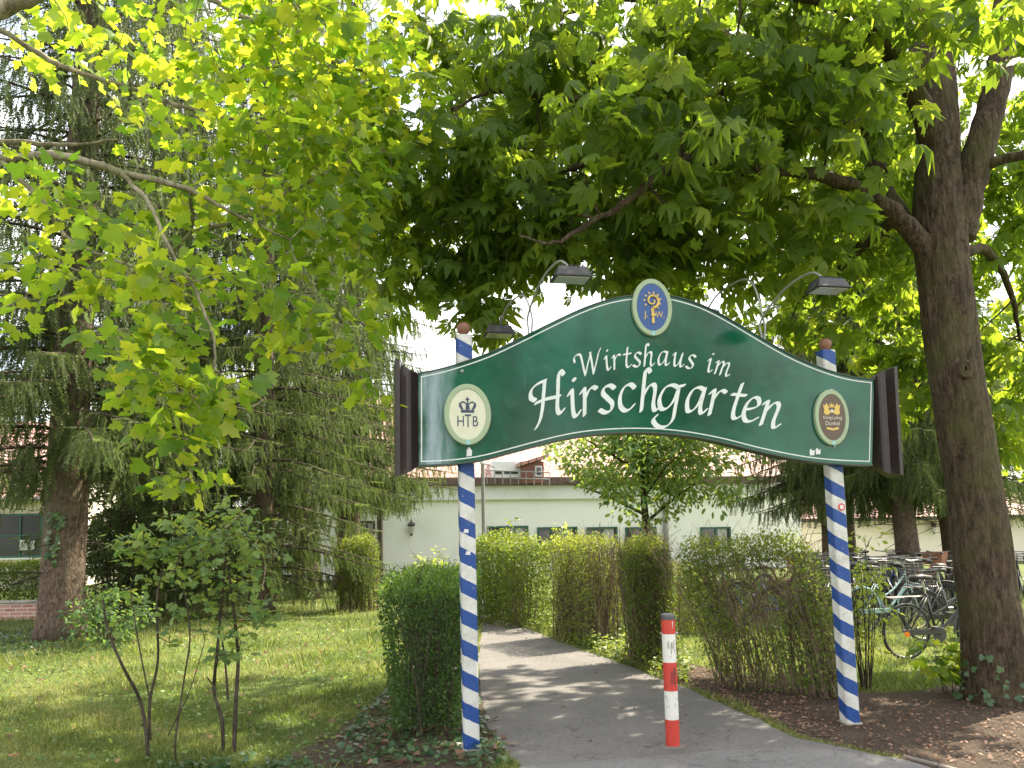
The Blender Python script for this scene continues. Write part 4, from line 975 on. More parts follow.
def shrub(name, label, cat, c, hh, rad, ncl, per, spread, size, T, lmat, seed, stems=9, tm=.5, group=None, stemr=.014, stemmat='bark_twig', lo=.25, lean=(0, 0), up=.8, flat=.6):
    rng = np.random.default_rng(seed); rr = random.Random(seed)
    o = thing(name, (c[0], c[1], 0), label, cat, group); g_ = Geo(); nodes = []
    for i in range(stems):
        a_ = 2 * PI * i / stems + rr.uniform(-.4, .4); b_ = Vector((c[0], c[1], -.01)) + Vector((math.cos(a_), math.sin(a_), 0)) * rad * .12
        e_ = Vector((c[0] + lean[0], c[1] + lean[1], 0)) + Vector((math.cos(a_) * rad * rr.uniform(.3, .7), math.sin(a_) * rad * rr.uniform(.3, .7), hh * rr.uniform(.6, .9)))
        m_ = (b_ + e_) / 2 + Vector((rr.uniform(-.06, .06), rr.uniform(-.06, .06), hh * .08)); pth = smooth_path([b_, m_, e_], 5)
        g_.tube(pth, [stemr * (1 - .75 * k / (len(pth) - 1)) for k in range(len(pth))], 6); nodes += pth[3:]
    u = norm(rng.normal(size=(ncl, 3))) * (rng.random((ncl, 1)) ** (1 / 2.4))
    C = np.stack([c[0] + lean[0] * .8 + u[:, 0] * rad, c[1] + lean[1] * .8 + u[:, 1] * rad, hh * (lo + (1 - lo) / 2) + u[:, 2] * hh * (1 - lo) / 2], 1)
    src = connect(g_, nodes, C, stemr * .5, .03); g_.build('stems', M[stemmat], o)
    leaves_on('foliage', lmat, o, T, C, src, per, spread, size, rng, tintm=tm, flat=flat, upb=up); return o
q = P(438, 590, 13.5); shrub('shrub', 'bright yellow-green leafy shrub showing above the flat clipped hedge', 'shrub', (q.x, q.y), 1.35, .55, 90, 14, .16, .07, T_OV, M['yellow_leaf'], 41)
q = P(520, 560, 15.5); shrub('shrub', 'loose green bush poking above the rounded far hedge', 'shrub', (q.x, q.y), 1.95, .5, 60, 10, .16, .09, T_OV, M['hedge_leaf'], 42, tm=.7)
q = P(566, 560, 13.6); shrub('shrub', 'bright yellow bush tip above the pale hedge left of the small tree', 'shrub', (q.x, q.y), 1.78, .42, 60, 12, .14, .07, T_OV, M['yellow_leaf'], 43, tm=.5)
q = G(866, 690); shrub('shrub', 'thin yellow-leaved shrub with see-through stems right of the right striped post', 'shrub', (q.x, q.y), 1.62, .33, 85, 7, .11, .065, T_OV, M['yellow_leaf'], 44, stems=12, stemr=.008, lo=.12)
q = G(948, 694); shrub('young_plant', 'small maple seedling with big lobed leaves at the foot of the chestnut trunk', 'plant', (q.x, q.y), .62, .30, 22, 5, .10, .11, T_MA, M['maple_leaf'], 45, stems=5, stemr=.005, lo=.15, tm=.4)
q = P(116, 600, 15.5); shrub('evergreen_bush', 'tall dark evergreen bush in the shade right of the big spruce trunk', 'shrub', (q.x, q.y), 2.9, .75, 260, 16, .2, .10, T_Q, M['needles'], 46, tm=.15, stems=12, stemr=.03, lo=.05)
q = P(80, 610, 12.2); shrub('shrub', 'grey-green leafy undergrowth at the right foot of the big spruce trunk', 'shrub', (q.x + .45, q.y), .95, .6, 90, 9, .14, .09, T_OV, M['sapling_leaf'], 47, tm=.35, lo=.05)

# saplings in the foreground lawn (stems follow the photograph)
def sapling(label, Y, stems, blobs, seed, size, tm, per=8, spread=.10, T=T_MA):
    base = G(stems[0][0][0], stems[0][0][1]); 
    o = thing('sapling', (base.x, base.y, 0), label, 'sapling'); g_ = Geo(); nodes = []
    for st_ in stems:
        rr_ = st_[-1]; pts = []
        for k, p_ in enumerate(st_[:-1]):
            yy = base.y + (k and random.uniform(-.12, .12)); pts.append(P(p_[0], p_[1], yy))
        pth = smooth_path(pts, 5); g_.tube(pth, [.8 * rr_[0] + .8 * (rr_[1] - rr_[0]) * i / (len(pth) - 1) for i in range(len(pth))], 7, jit=.12); nodes += pth[len(pth) // 3:]
    rng = np.random.default_rng(seed); C = blob_points(blobs, rng); C[:, 2] = np.maximum(C[:, 2], .1)
    src = connect(g_, nodes, C, .006, .02); g_.build('stems', M['bark_twig'], o)
    leaves_on('foliage', M['sapling_leaf'], o, T, C, src, per, spread, size, rng, tintm=tm, flat=.5, droop=.25)
    return o
YS = G(150, 762).y
sapling('leafy sapling with two forked thin stems at the left of the foreground lawn', YS,
        [[(148, 762), (147, 740), (140, 700), (122, 665), (108, 630), (103, 600), (.019, .010)], [(150, 740), (150, 700), (158, 660), (157, 600), (165, 560), (.016, .008)], [(176, 764), (176, 735), (184, 680), (190, 630), (180, 570), (.011, .006)], [(150, 700), (138, 640), (130, 585), (.008, .005)], [(168, 735), (190, 690), (205, 640), (.006, .004)]],
        [(178, 552, YS, 64, 42, .35, 46), (145, 545, YS, 36, 24, .3, 16), (110, 600, YS, 25, 30, .25, 5), (190, 620, YS, 35, 30, .25, 9)], 51, .060, .72, per=7, spread=.12)
YS2 = G(228, 752).y
sapling('leafy sapling with two upright dark stems, right of the forked one', YS2,
        [[(223, 753), (222, 720), (214, 690), (217, 655), (220, 620), (225, 560), (.020, .012)], [(234, 754), (236, 700), (238, 660), (235, 620), (228, 565), (.022, .012)], [(216, 690), (207, 677), (.010, .006)], [(228, 700), (225, 660), (222, 640), (.012, .008)]],
        [(225, 540, YS2, 54, 38, .35, 40), (232, 590, YS2, 36, 35, .3, 18), (228, 640, YS2, 22, 25, .2, 12), (262, 610, YS2, 18, 22, .2, 10)], 52, .068, .72, per=7, spread=.12)

# ------------------------------------------------------------------ chestnut tree
CB = G(1000, 700)
chest = thing('chestnut_tree', (CB.x, CB.y, 0), 'large chestnut tree with dark furrowed trunk and spreading crown, right of the sign', 'tree')
def ridge_ch(an, t, p): 
    fl = 1 + .20 * math.exp(-p.z * 3.2) * (1 + .35 * math.sin(an * 5 + 1)) if p.z < 2 else 1
    return fl * (1 + .035 * math.sin(an * 9 + p.z * .7) + .022 * math.sin(an * 17 + p.z * 1.9) + .02 * math.sin(p.z * 6 + an * 2))
yc = CB.y
def PT(l): return [P(a_, b_, c_) for a_, b_, c_ in l]
tk = Geo()
tpts = [CB + Vector((.02, 0, -.05))] + PT([(998, 665, yc), (988, 600, yc), (976, 500, yc), (960, 400, yc), (947, 300, yc), (940, 235, yc), (938, 190, yc), (938, 120, yc + .1), (936, 60, yc + .2), (925, -60, yc + .3), (915, -220, yc + .3)])
tp = smooth_path(tpts, 8); tk.tube(tp, lerp_list([.295, .28, .258, .24, .232, .232, .238, .215, .19, .17, .12, .05], len(tp)), 40, ridge=ridge_ch)
# knot scar
kq = P(965, 369, yc - .27); ks = Geo()
for rr_, rad_ in ((.062, .022), (.035, .016)):
    ks.tube([(kq.x + rr_ * math.cos(2 * PI * i / 16), kq.y + .0 + .02 * math.cos(2 * PI * i / 16), kq.z + rr_ * 1.15 * math.sin(2 * PI * i / 16)) for i in range(17)], rad_, 6, caps=False)
trunk = tk.build('trunk', M['bark_chest'], chest, smooth=True); ks.build('knot', M['bark_chest'], trunk, smooth=True)
lb = Geo(); nodes = []
limbs = [
 (PT([(936, 60, yc + .2), (890, 20, yc + 1.2), (830, 30, yc + 2.4), (760, 60, yc + 3.6), (680, 90, yc + 4.4), (600, 100, yc + 5), (540, 80, yc + 5)]), [.13, .11, .09, .07, .05, .03, .012]),
 (PT([(955, 240, yc), (968, 190, yc - .05), (985, 130, yc - .1), (1000, 70, yc - .1), (1005, 0, yc), (1015, -90, yc)]), [.19, .155, .14, .12, .10, .05]),
 (PT([(932, 262, yc), (915, 235, yc - .1), (893, 212, yc - .2), (870, 195, yc - .3), (842, 183, yc - .45), (800, 172, yc - .6), (740, 168, yc - .8), (690, 160, yc - .9), (655, 178, yc - 1), (622, 205, yc - 1.1), (590, 222, yc - 1.1), (555, 243, yc - 1.2), (520, 235, yc - 1.2)]), [.12, .10, .085, .072, .062, .053, .046, .040, .035, .029, .024, .016, .007]),
 (PT([(930, 250, yc), (900, 215, yc + .3), (880, 180, yc + .6), (868, 120, yc + .5), (852, 80, yc + .2), (828, 30, yc), (815, -30, yc)]), [.11, .10, .09, .09, .10, .09, .06]),
 (PT([(935, 150, yc), (915, 95, yc - .3), (880, 40, yc - .6), (840, 5, yc - 1), (780, -10, yc - 1.3), (700, -20, yc - 1.5)]), [.12, .10, .085, .07, .055, .03]),
 (PT([(868, 120, yc + .5), (820, 125, yc + .3), (780, 110, yc), (730, 90, yc - .2), (680, 110, yc - .4), (620, 90, yc - .5), (560, 100, yc - .6), (500, 90, yc - .6), (450, 110, yc - .6)]), [.08, .07, .06, .05, .042, .034, .028, .02, .01]),
 (PT([(975, 170, yc - .05), (1000, 160, yc - .2), (1040, 152, yc - .4), (1100, 140, yc - .5)]), [.06, .05, .045, .02]),
 (PT([(945, 260, yc + .1), (985, 250, yc + .8), (1010, 290, yc + 1.5), (1020, 340, yc + 2)]), [.07, .05, .035, .015]),
 (PT([(900, 215, yc + .3), (870, 240, yc + .9), (840, 270, yc + 1.4), (800, 300, yc + 1.9)]), [.07, .05, .03, .012]),
 (PT([(690, 160, yc - .9), (640, 150, yc - .6), (580, 165, yc - .4), (520, 185, yc - .3), (470, 200, yc - .3), (420, 230, yc - .3)]), [.045, .036, .03, .024, .018, .008]),
 (PT([(780, 110, yc), (740, 50, yc + .3), (690, 10, yc + .5), (620, 0, yc + .5), (540, 20, yc + .4), (470, 30, yc + .3)]), [.05, .042, .035, .03, .022, .01]),
]
for pts, rads in limbs:
    pth = limb(lb, pts, rads, 10, wob=.012); nodes += pth[2:]
rng = np.random.default_rng(61)
cb = [(900, 30, yc - .9, 130, 70, .6, 42), (980, 60, yc + 1.4, 130, 120, .9, 90), (780, 50, yc - .6, 150, 90, 1.5, 92), (640, 60, yc - .3, 150, 90, 1.5, 95), (520, 75, yc, 95, 75, 1.2, 66),
      (440, 185, yc - .1, 85, 66, .9, 62), (395, 235, yc - .1, 50, 45, .5, 18), (540, 170, yc - .3, 110, 72, 1.2, 76), (650, 180, yc - .6, 115, 78, 1.3, 80), (760, 165, yc - .3, 105, 85, 1.3, 66),
      (850, 210, yc + 1.4, 95, 90, .9, 70), (1000, 200, yc + 1.6, 90, 100, .9, 80), (985, 340, yc + 2.2, 85, 110, .8, 90), (810, 280, yc + 1.9, 90, 75, .8, 70), (700, 250, yc + .6, 100, 44, .8, 46), (620, 255, yc + .2, 70, 30, .6, 24),
      (520, 250, yc - .2, 60, 25, .6, 18), (465, 262, yc - .1, 45, 46, .4, 22), (492, 312, yc - .2, 28, 26, .3, 8), (430, 30, yc, 40, 45, .6, 16), (405, 285, yc, 45, 28, .4, 10), (590, 285, yc, 40, 12, .3, 4), (890, 350, yc + 2.6, 45, 80, .5, 34), (1010, 430, yc + 2.6, 40, 40, .5, 16), (860, 130, yc - .9, 70, 40, .5, 10), (800, 240, yc - .2, 60, 30, .5, 12),
      (780, -170, yc + .3, 290, 160, 2.4, 130), (640, 110, yc + 4.2, 170, 95, 1.6, 150), (830, 130, yc + 4.5, 130, 110, 1.6, 110), (720, -90, yc + 4.5, 260, 110, 1.8, 150)]  # crown above the frame and back layer, added to shade the lawn
C = blob_points(cb, rng)
src = connect(lb, nodes, C, .020, .05)
lb.build('branches', M['bark_chest'], chest, smooth=True)
leaves_on('crown', M['chest_leaf'], chest, T_CH, C, src, 6, .31, .158, rng, droop=.5, flat=.4, tintm=.45, tints=.25, upb=.75)
# ivy at the foot
rng = np.random.default_rng(62); n = 60; an = rng.uniform(PI * .9, PI * 2, n); zz = rng.random(n) ** 2 * .5
O = np.stack([CB.x + np.cos(an) * (.40 - zz * .1), CB.y + np.sin(an) * (.40 - zz * .1), zz + .03], 1); D = norm(rng.normal(size=(n, 3))); X, Y, Z = frames(D, norm(np.stack([np.cos(an), np.sin(an), np.full(n, .5)], 1)))
inst_mesh('ivy', M['ivy_leaf'], chest, T_MA[0], T_MA[1], O, X, Y, Z, .06 * rng.uniform(.6, 1.2, n), np.clip(rng.normal(.5, .2, n), 0, 1))

# ------------------------------------------------------------------ maple at the left (trunk stands just outside the frame)
MB = Vector((-5.0, 5.4, 0))
maple = thing('maple_tree', MB, 'maple tree with bright sunlit yellow-green leaves reaching in from the upper left', 'tree')
g = Geo(); mt = smooth_path([MB + Vector((0, 0, -.05)), MB + Vector((.02, .03, 1.5)), MB + Vector((-.1, .1, 3.5)), MB + Vector((.05, .1, 5.5)), MB + Vector((0, .2, 8.5))], 8)
g.tube(mt, lerp_list([.24, .20, .18, .15, .06], len(mt)), 24, ridge=lambda an, t, p: 1 + .4 * math.exp(-max(p.z, 0) * 5) + .03 * math.sin(an * 7 + p.z)); g.build('trunk', M['bark_maple'], maple, smooth=True)
lb = Geo(); nodes = []
def MT(z): return MB + Vector((0, .08, z))
ml = [([MT(3.2)] + PT([(-60, 175, 5.3), (0, 160, 5.2), (60, 156, 5.2), (120, 172, 5.3), (190, 190, 5.4), (230, 212, 5.5), (290, 240, 5.6)]), [.07, .045, .034, .03, .026, .02, .012, .006]),
      ([MT(4.2)] + PT([(-60, 40, 5.4), (0, 10, 5.2), (50, -8, 5.2), (110, -20, 5.2)]), [.09, .07, .06, .05, .02]),
      ([MT(3.9)] + PT([(-40, 15, 5.6), (0, 30, 5.6), (60, 65, 5.7), (130, 88, 5.8), (200, 112, 5.9), (300, 130, 6.1), (350, 142, 6.2)]), [.06, .028, .022, .019, .017, .014, .011, .005]),
      ([MT(4.6)] + PT([(60, -60, 6), (160, -30, 6), (230, 10, 6.1), (290, 38, 6.2), (340, 65, 6.3), (400, 78, 6.4)]), [.08, .04, .03, .022, .018, .014, .006]),
      ([MT(2.9)] + PT([(-60, 150, 5.9), (0, 142, 6), (60, 145, 6.1), (120, 140, 6.2)]), [.05, .03, .022, .016, .006]),
      (PT([(120, 172, 5.3), (150, 205, 5.1), (170, 250, 5), (200, 300, 4.95), (215, 350, 4.9), (210, 400, 4.9)]), [.018, .014, .012, .01, .008, .004]),
      (PT([(0, 160, 5.2), (40, 200, 5.0), (70, 240, 5.0), (120, 262, 5.0), (160, 275, 5.0)]), [.02, .015, .012, .009, .004]),
      (PT([(190, 232, 5.7), (240, 218, 5.8), (300, 186, 5.9), (350, 162, 6.0), (370, 155, 6.0)]), [.012, .018, .016, .012, .008]),
      (PT([(190, 190, 5.4), (190, 232, 5.7), (150, 262, 5.7), (110, 280, 5.7), (60, 262, 5.7)]), [.016, .014, .012, .008, .004])]
for pts, rads in ml:
    pth = limb(lb, pts, rads, 8, wob=.008); nodes += pth[4:]
rng = np.random.default_rng(71)
mb = [(350, 60, 6.2, 80, 75, 1.0, 95), (250, 60, 6.1, 90, 65, 1.1, 62), (140, 50, 5.9, 80, 55, 1.0, 26), (40, 20, 5.8, 60, 30, .8, 10), (300, 145, 6.0, 90, 48, .8, 54), (200, 150, 5.8, 70, 35, .8, 20), (392, 120, 6.4, 40, 70, .6, 30),
      (250, 215, 5.8, 85, 35, .6, 28), (110, 215, 5.3, 75, 35, .6, 15), (30, 195, 5.3, 45, 30, .5, 5), (60, 275, 5.2, 80, 25, .5, 15), (165, 285, 5.1, 70, 28, .5, 18), (330, 240, 5.9, 55, 50, .5, 18), (270, 290, 5.5, 60, 25, .5, 14),
      (150, 335, 5.0, 70, 20, .4, 11), (165, 375, 4.95, 60, 22, .4, 16), (210, 400, 4.9, 28, 25, .3, 9), (165, 425, 4.9, 50, 16, .3, 8), (185, 470, 4.9, 22, 18, .2, 4), (300, 330, 5.6, 50, 30, .4, 9), (350, 330, 5.8, 30, 30, .3, 5), (370, 395, 5.8, 22, 10, .2, 3), (20, 330, 5.1, 30, 14, .3, 3), (330, 195, 6, 60, 25, .5, 16),
      (200, -110, 6.5, 220, 60, 1.0, 14)]
C = blob_points(mb, rng)
src = connect(lb, nodes, C, .008, .03, 4)
lb.build('branches', M['bark_maple'], maple, smooth=True)
leaves_on('crown', M['maple_leaf'], maple, T_MA, C, src, 8, .25, .115, rng, droop=.3, flat=.5, tintm=.43, tints=.36, upb=.5)

# ------------------------------------------------------------------ spruces
def make_spruce(name, seed, H_, start, L0, r0, droop=.32, dens=9.5, trunk_lean=0.0, step=.30, nper=5, hang=(.25, .75), upsweep=0.0):
    rr = random.Random(seed); rng = np.random.default_rng(seed)
    o = thing(name, (0, 0, 0), 'x', 'tree'); g_ = Geo()
    tp_ = smooth_path([(0, 0, -.05), (trunk_lean * .3, 0, H_ * .3), (trunk_lean * .7, 0, H_ * .65), (trunk_lean, 0, H_)], 10)
    g_.tube(tp_, lerp_list([r0, r0 * .78, r0 * .45, .02], len(tp_)), 22, ridge=lambda an, t, p: (1 + .24 * math.exp(-max(p.z, 0) * 2.5) * (1 + .3 * math.sin(an * 5))) * (1 + .03 * math.sin(an * 6 + p.z * 2) + .02 * math.sin(an * 11 + p.z * 7)))
    g_.build('trunk', M['bark_spruce'], o, smooth=True)
    b = Geo(); OO = []; DD = []; SS = []; TT = []; z = start; k = 0
    while z < H_ - .5:
        f = (z - start) / (H_ - start); Lz = L0 * (1 - f) ** .75 * (1 if z > start + .6 else .85)
        for j in range(nper):
            az = k * 2.4 + rr.uniform(-.3, .3); k += 1; ln = Lz * rr.uniform(.7, 1.08)
            if ln < .3: continue
            o0 = Vector((trunk_lean * z / H_, 0, z + rr.uniform(-.12, .12))); d = Vector((math.cos(az), math.sin(az), 0)); sd_ = Vector((-d.y, d.x, 0)); cv = rr.uniform(-.12, .12)
            pts = []
            for i in range(7):
                t = i / 6; pts.append(o0 + d * (ln * t) + sd_ * (cv * ln * t * t) + Vector((0, 0, ln * (.14 * t - droop * 1.9 * t * t + (droop * .95 + upsweep) * t ** 3))))
            b.tube(pts, [.028 * (1 - .8 * i / 6) * (ln / 2.5) ** .5 + .004 for i in range(7)], 4, caps=False)
            nb = int(ln * dens)
            for q in range(nb):
                t = .12 + .88 * (q + rr.random()) / nb; i = min(int(t * 6), 5); p_ = pts[i].lerp(pts[i + 1], t * 6 - i)
                sg = rr.choice((-1, 1)); lat = rr.uniform(.0, .38) * (1 - .5 * t) * min(1, ln / 2)
                side = (sd_ * sg + d * .55).normalized()
                p2 = p_ + side * lat + Vector((0, 0, -.10 * lat))
                # lateral spray
                OO.append(p_); DD.append((side + Vector((0, 0, -.25 + rr.uniform(-.15, .15))))); SS.append(rr.uniform(.22, .40) * (1.1 - .5 * t)); TT.append(.6)
                # hanging sprays
                for h in range(3):
                    OO.append(p2 + side * rr.uniform(-.1, .15)); DD.append(Vector((rr.uniform(-.25, .25) + side.x * .25, rr.uniform(-.25, .25) + side.y * .25, -1))); SS.append(rr.uniform(*hang) * (1.05 - .45 * t)); TT.append(.4)
            OO.append(pts[-1]); DD.append(d + Vector((0, 0, -.1))); SS.append(.35); TT.append(.85)
        z += step * (1 + .6 * f)
    # a few bare dead twigs under the crown
    for j in range(14):
        az = rr.uniform(0, 2 * PI); z_ = rr.uniform(max(.9, start - 2.2), start + .5); d = Vector((math.cos(az), math.sin(az), rr.uniform(-.25, .15))); o0 = Vector((0, 0, z_)); ln = rr.uniform(.5, 1.5)
        b.tube([o0, o0 + d * ln * .5, o0 + d * ln + Vector((0, 0, -.1))], [.014, .009, .004], 4, caps=False)
    b.build('branches', M['bark_twig'], o)
    O = np.array(OO); D = norm(np.array(DD)); n = len(O); X, Y, Z = frames(D, norm(rng.normal(size=(n, 3))))
    tint = np.clip(np.array(TT) * .8 + rng.normal(0, .18, n), 0, 1)
    inst_mesh('needles', M['needles'], o, T_SP[0], T_SP[1], O, X, Y, Z, np.array(SS), tint); return o
def place(o, x, y, rz, label, group=None):
    o.location = (x, y, 0); o.rotation_euler = (0, 0, rz); o['label'] = label
    if group: o['group'] = group
    return o
spA = make_spruce('spruce_tree', 81, 21, 2.9, 3.5, .35, droop=.30, trunk_lean=.35)
q = G(60, 640); place(spA, q.x, q.y, 0.0, 'tall spruce with thick reddish-brown bare trunk at the left of the lawn')
spB = make_spruce('spruce_tree', 82, 20, .8, 3.1, .26, droop=.34, dens=10, hang=(.22, .62))
q = P(262, 600, 16.5); place(spB, q.x, 16.5, .6, 'drooping spruce whose lowest boughs reach the grass, behind the foreground saplings')
c = copy_tree(spB); q = P(180, 600, 20.5); place(c, q.x, 20.5, 2.3, 'shaded spruce between the thick spruce trunk and the drooping spruce')
c = copy_tree(spA); q = P(-130, 600, 17.5); place(c, q.x, 17.5, 1.9, 'spruce at the left edge of the picture, in front of the tiled roof')
c = copy_tree(spA); q = P(306, 600, 20.5); place(c, q.x, 20.5, 4.0, 'spruce whose high boughs reach towards the left end of the sign')
c = copy_tree(spA); q = P(348, 600, 24); place(c, q.x, 24, 1.0, 'spruce standing before the left end of the white inn, boughs hanging beside the sign'); c.scale = (1.12, 1.12, 1.0)
c = copy_tree(spB); q = P(150, 600, 17.5); place(c, q.x, 17.5, 5.2, 'dense spruce right behind the thick reddish spruce trunk')
spC = make_spruce('spruce_tree', 83, 12, 2.6, 3.2, .27, droop=.36, dens=13, hang=(.3, .8), trunk_lean=-.9, step=.27)
q = P(912, 560, 17.5); place(spC, q.x, 17.5, 0.0, 'leaning spruce trunk among the bicycles, seen just left of the chestnut trunk', )
c = copy_tree(spC); q = P(958, 560, 19.5); place(c, q.x, 19.5, -.3, 'spruce half hidden behind the chestnut trunk')
c = copy_tree(spC); q = P(832, 560, 22); place(c, q.x, 22, 1.2, 'dark drooping spruce seen under the right half of the sign')
# climbing ivy on the thick spruce trunk
rng = np.random.default_rng(84); n = 60; an = rng.uniform(-1.9, -1.2, n); zz = rng.uniform(1.3, 2.1, n) + rng.normal(0, .04, n); rT = .385
b_ = spA.location; O = np.stack([b_.x + .03 + np.cos(an) * rT, b_.y + np.sin(an) * rT, zz], 1); X, Y, Z = frames(norm(rng.normal(size=(n, 3))), norm(np.stack([np.cos(an), np.sin(an), np.full(n, .2)], 1)))
inst_mesh('ivy', M['ivy_leaf'], spA, T_MA[0], T_MA[1], O, X, Y, Z, .09 * rng.uniform(.6, 1.2, n), np.clip(rng.normal(.8, .2, n), 0, 1))

# ------------------------------------------------------------------ deciduous background trees
def leafy_tree(name, label, base, H_, crown_c, crown_r, ncl, per, spread, size, mat, seed, T=T_Q, r0=.16, limbs_n=9, tm=.5, first=.35, group=None, bark='bark_twig'):
    rng = np.random.default_rng(seed); rr = random.Random(seed)
    o = thing(name, (base[0], base[1], 0), label, 'tree', group); g_ = Geo(); bx, by = base
    tp_ = smooth_path([(bx, by, -.05), (bx + rr.uniform(-.1, .1), by, H_ * .3), (bx + rr.uniform(-.2, .2), by, H_ * .6), (bx, by, H_ * .92)], 8)
    g_.tube(tp_, lerp_list([r0, r0 * .8, r0 * .5, .02], len(tp_)), 14, ridge=lambda an, t, p: 1 + .3 * math.exp(-max(p.z, 0) * 3) + .03 * math.sin(an * 5 + p.z)); g_.build('trunk', M[bark], o, smooth=True)
    b = Geo(); nodes = [p for p in tp_ if p.z > H_ * first]
    for i in range(limbs_n):
        p0 = tp_[int(len(tp_) * (first + (0.9 - first) * i / limbs_n))]; az = i * 2.4 + rr.uniform(-.3, .3); ln = crown_r[0] * rr.uniform(.6, .9)
        e_ = p0 + Vector((math.cos(az) * ln, math.sin(az) * ln, ln * rr.uniform(.15, .7))); pth = smooth_path([p0, (p0 + e_) / 2 + Vector((0, 0, .1)), e_], 4)
        b.tube(pth, lerp_list([r0 * .35, r0 * .22, .01], len(pth)), 6, caps=False); nodes += pth[2:]
    u = norm(rng.normal(size=(ncl, 3))) * (rng.random((ncl, 1)) ** (1 / 2.3)); f = .82 + .18 * np.sin(u[:, :1] * 7 + u[:, 2:] * 5)
    C = np.array([[bx + crown_c[0], by + crown_c[1], crown_c[2]]]) + u * f * np.array([crown_r])
    src = connect(b, nodes, C, r0 * .15, .05, 3); b.build('branches', M[bark], o)
    leaves_on('crown', mat, o, T, C, src, per, spread, size, rng, tintm=tm, flat=.5); return o
q = P(650, 540, 19.0)
leafy_tree('small_tree', 'small light green tree with slim dark trunk in front of the white building', (q.x, 19.0), 5.4, (.1, 0, 3.55), (2.9, 2.2, 1.9), 560, 16, .38, .16, M['sapling_leaf'], 91, T=T_OV, r0=.12, tm=.72, first=.36)
q = P(850, 560, 26); leafy_tree('tree', 'broad bright green tree far behind the right half of the sign', (q.x, 26), 10, (0, 0, 6.6), (4.2, 3, 3.6), 330, 14, .6, .28, M['hedge_leaf'], 92, r0=.25, tm=.8)
q = P(1075, 560, 22); leafy_tree('tree', 'sunny green tree beyond the bicycles at the right edge', (q.x, 22), 9, (0, 0, 6.2), (3.6, 3, 3.0), 300, 14, .55, .26, M['hedge_leaf'], 93, r0=.22, tm=.85)
q = P(100, 560, 33); leafy_tree('tree', 'pale green tree behind the tiled roof at far left', (q.x, 40), 14, (0, 0, 8.6), (6, 4, 5.2), 300, 14, .9, .42, M['hedge_leaf'], 94, r0=.3, tm=.5)

# ------------------------------------------------------------------ buildings
def roof_plane(g_, a, b, c, d):
    """a,b eave corners; c,d ridge corners (over b and a)"""
    a, b, c, d = map(Vector, (a, b, c, d)); w_ = (b - a).length; h_ = ((d - a).length)
    th = Vector((0, 0, -.12)); u0 = (d - a).dot((b - a).normalized())
    g_.add([a, b, c, d], [(0, 1, 2, 3)], 0, [[(0, 0), (w_, 0), (w_ - 0, h_), (u0, h_)]])
    g_.add([a + th, b + th, c + th, d + th], [(3, 2, 1, 0)], 0, [[(0, 0)] * 4])
    for p, q_ in ((a, b), (b, c), (c, d), (d, a)): g_.add([p, q_, q_ + th, p + th], [(0, 1, 2, 3)], 0, [[(0, 0), (1, 0), (1, .1), (0, .1)]])
def frame_along(A, B):
    d = (B - A); d.z = 0; L_ = d.length; d.normalize(); nrm = Vector((d.y, -d.x, 0)); return d, nrm, L_     # nrm towards the camera side
def window(parent, pos, d, nrm, wd, hh, nm='window', mull=1, bars=0, frame_m='green_wood', sill=True, curtain=False):
    ang_ = math.atan2(d.y, d.x); f = Geo(); t = .07; c_ = pos + nrm * .03
    f.box((*(c_ + Vector((0, 0, hh / 2 - t / 2)))[:],), (wd, .08, t), ang_); f.box((*(c_ - Vector((0, 0, hh / 2 - t / 2)))[:],), (wd, .08, t), ang_)
    for s_ in (-1, 1): f.box((*(c_ + d * s_ * (wd / 2 - t / 2))[:],), (t, .078, hh - 2 * t), ang_)
    for i in range(mull): f.box((*(c_ + d * (wd * (i + 1) / (mull + 1) - wd / 2))[:],), (t * .7, .07, hh - 2 * t), ang_)
    for i in range(bars): f.box((*(c_ + nrm * .003 + Vector((0, 0, hh * (i + 1) / (bars + 1) - hh / 2)))[:],), (wd - 2 * t, .06, t * .6), ang_)
    fo = f.build(nm, M[frame_m], parent); p_ = Geo(); q_ = pos + nrm * .012; p_.box((*q_[:],), (wd - t, .016, hh - t), ang_); p_.build('pane', M['pane'], fo)
    if curtain:
        k_ = Geo(); m_ = pos + nrm * .022; k_.box((*(m_ + d * (wd * .22)).to_tuple(),), (wd * .3, .004, hh - 2 * t), ang_); k_.build('curtain', M['curtain'], fo)
    if sill:
        s2 = Geo(); k_ = pos + nrm * .07 - Vector((0, 0, hh / 2 + .03)); s2.box((*k_[:],), (wd + .12, .18, .05), ang_); s2.build('sill', M['trim'], fo)
A = P(255, 500, 28.5); B = P(800, 500, 32.5); A.z = B.z = 0
d, nrm, LB = frame_along(A, B); angB = math.atan2(d.y, d.x)
inn = thing('building', A, 'long white rendered inn with pink tiled roof behind the hedges', 'building')
def onf(px, py):     # point on the facade plane
    r_ = ray(px, py); o_ = Vector((0, 0, CAMH)); t = (A - o_).dot(nrm) / r_.dot(nrm); return o_ + r_ * t
zc = onf(520, 500).z; zt_ = onf(520, 485).z; zg = onf(520, 478).z
g = Geo(); mid = (A + B) / 2 - nrm * 5.0; g.box((mid.x, mid.y, zc / 2), (LB, 10, zc), angB); g.build('wall', M['wall'], inn)
g = Geo(); m_ = (A + B) / 2 - nrm * 4.9; g.bevbox((m_.x, m_.y, (zc + zt_) / 2), (LB + .2, 10.1, zt_ - zc), .03, angB)
for i in range(5): pass
g.build('cornice', M['trim'], inn)
g = Geo(); m_ = (A + B) / 2 + nrm * .28; g.box((m_.x, m_.y, (zt_ + zg) / 2 + .01), (LB + .5, .16, zg - zt_), angB)
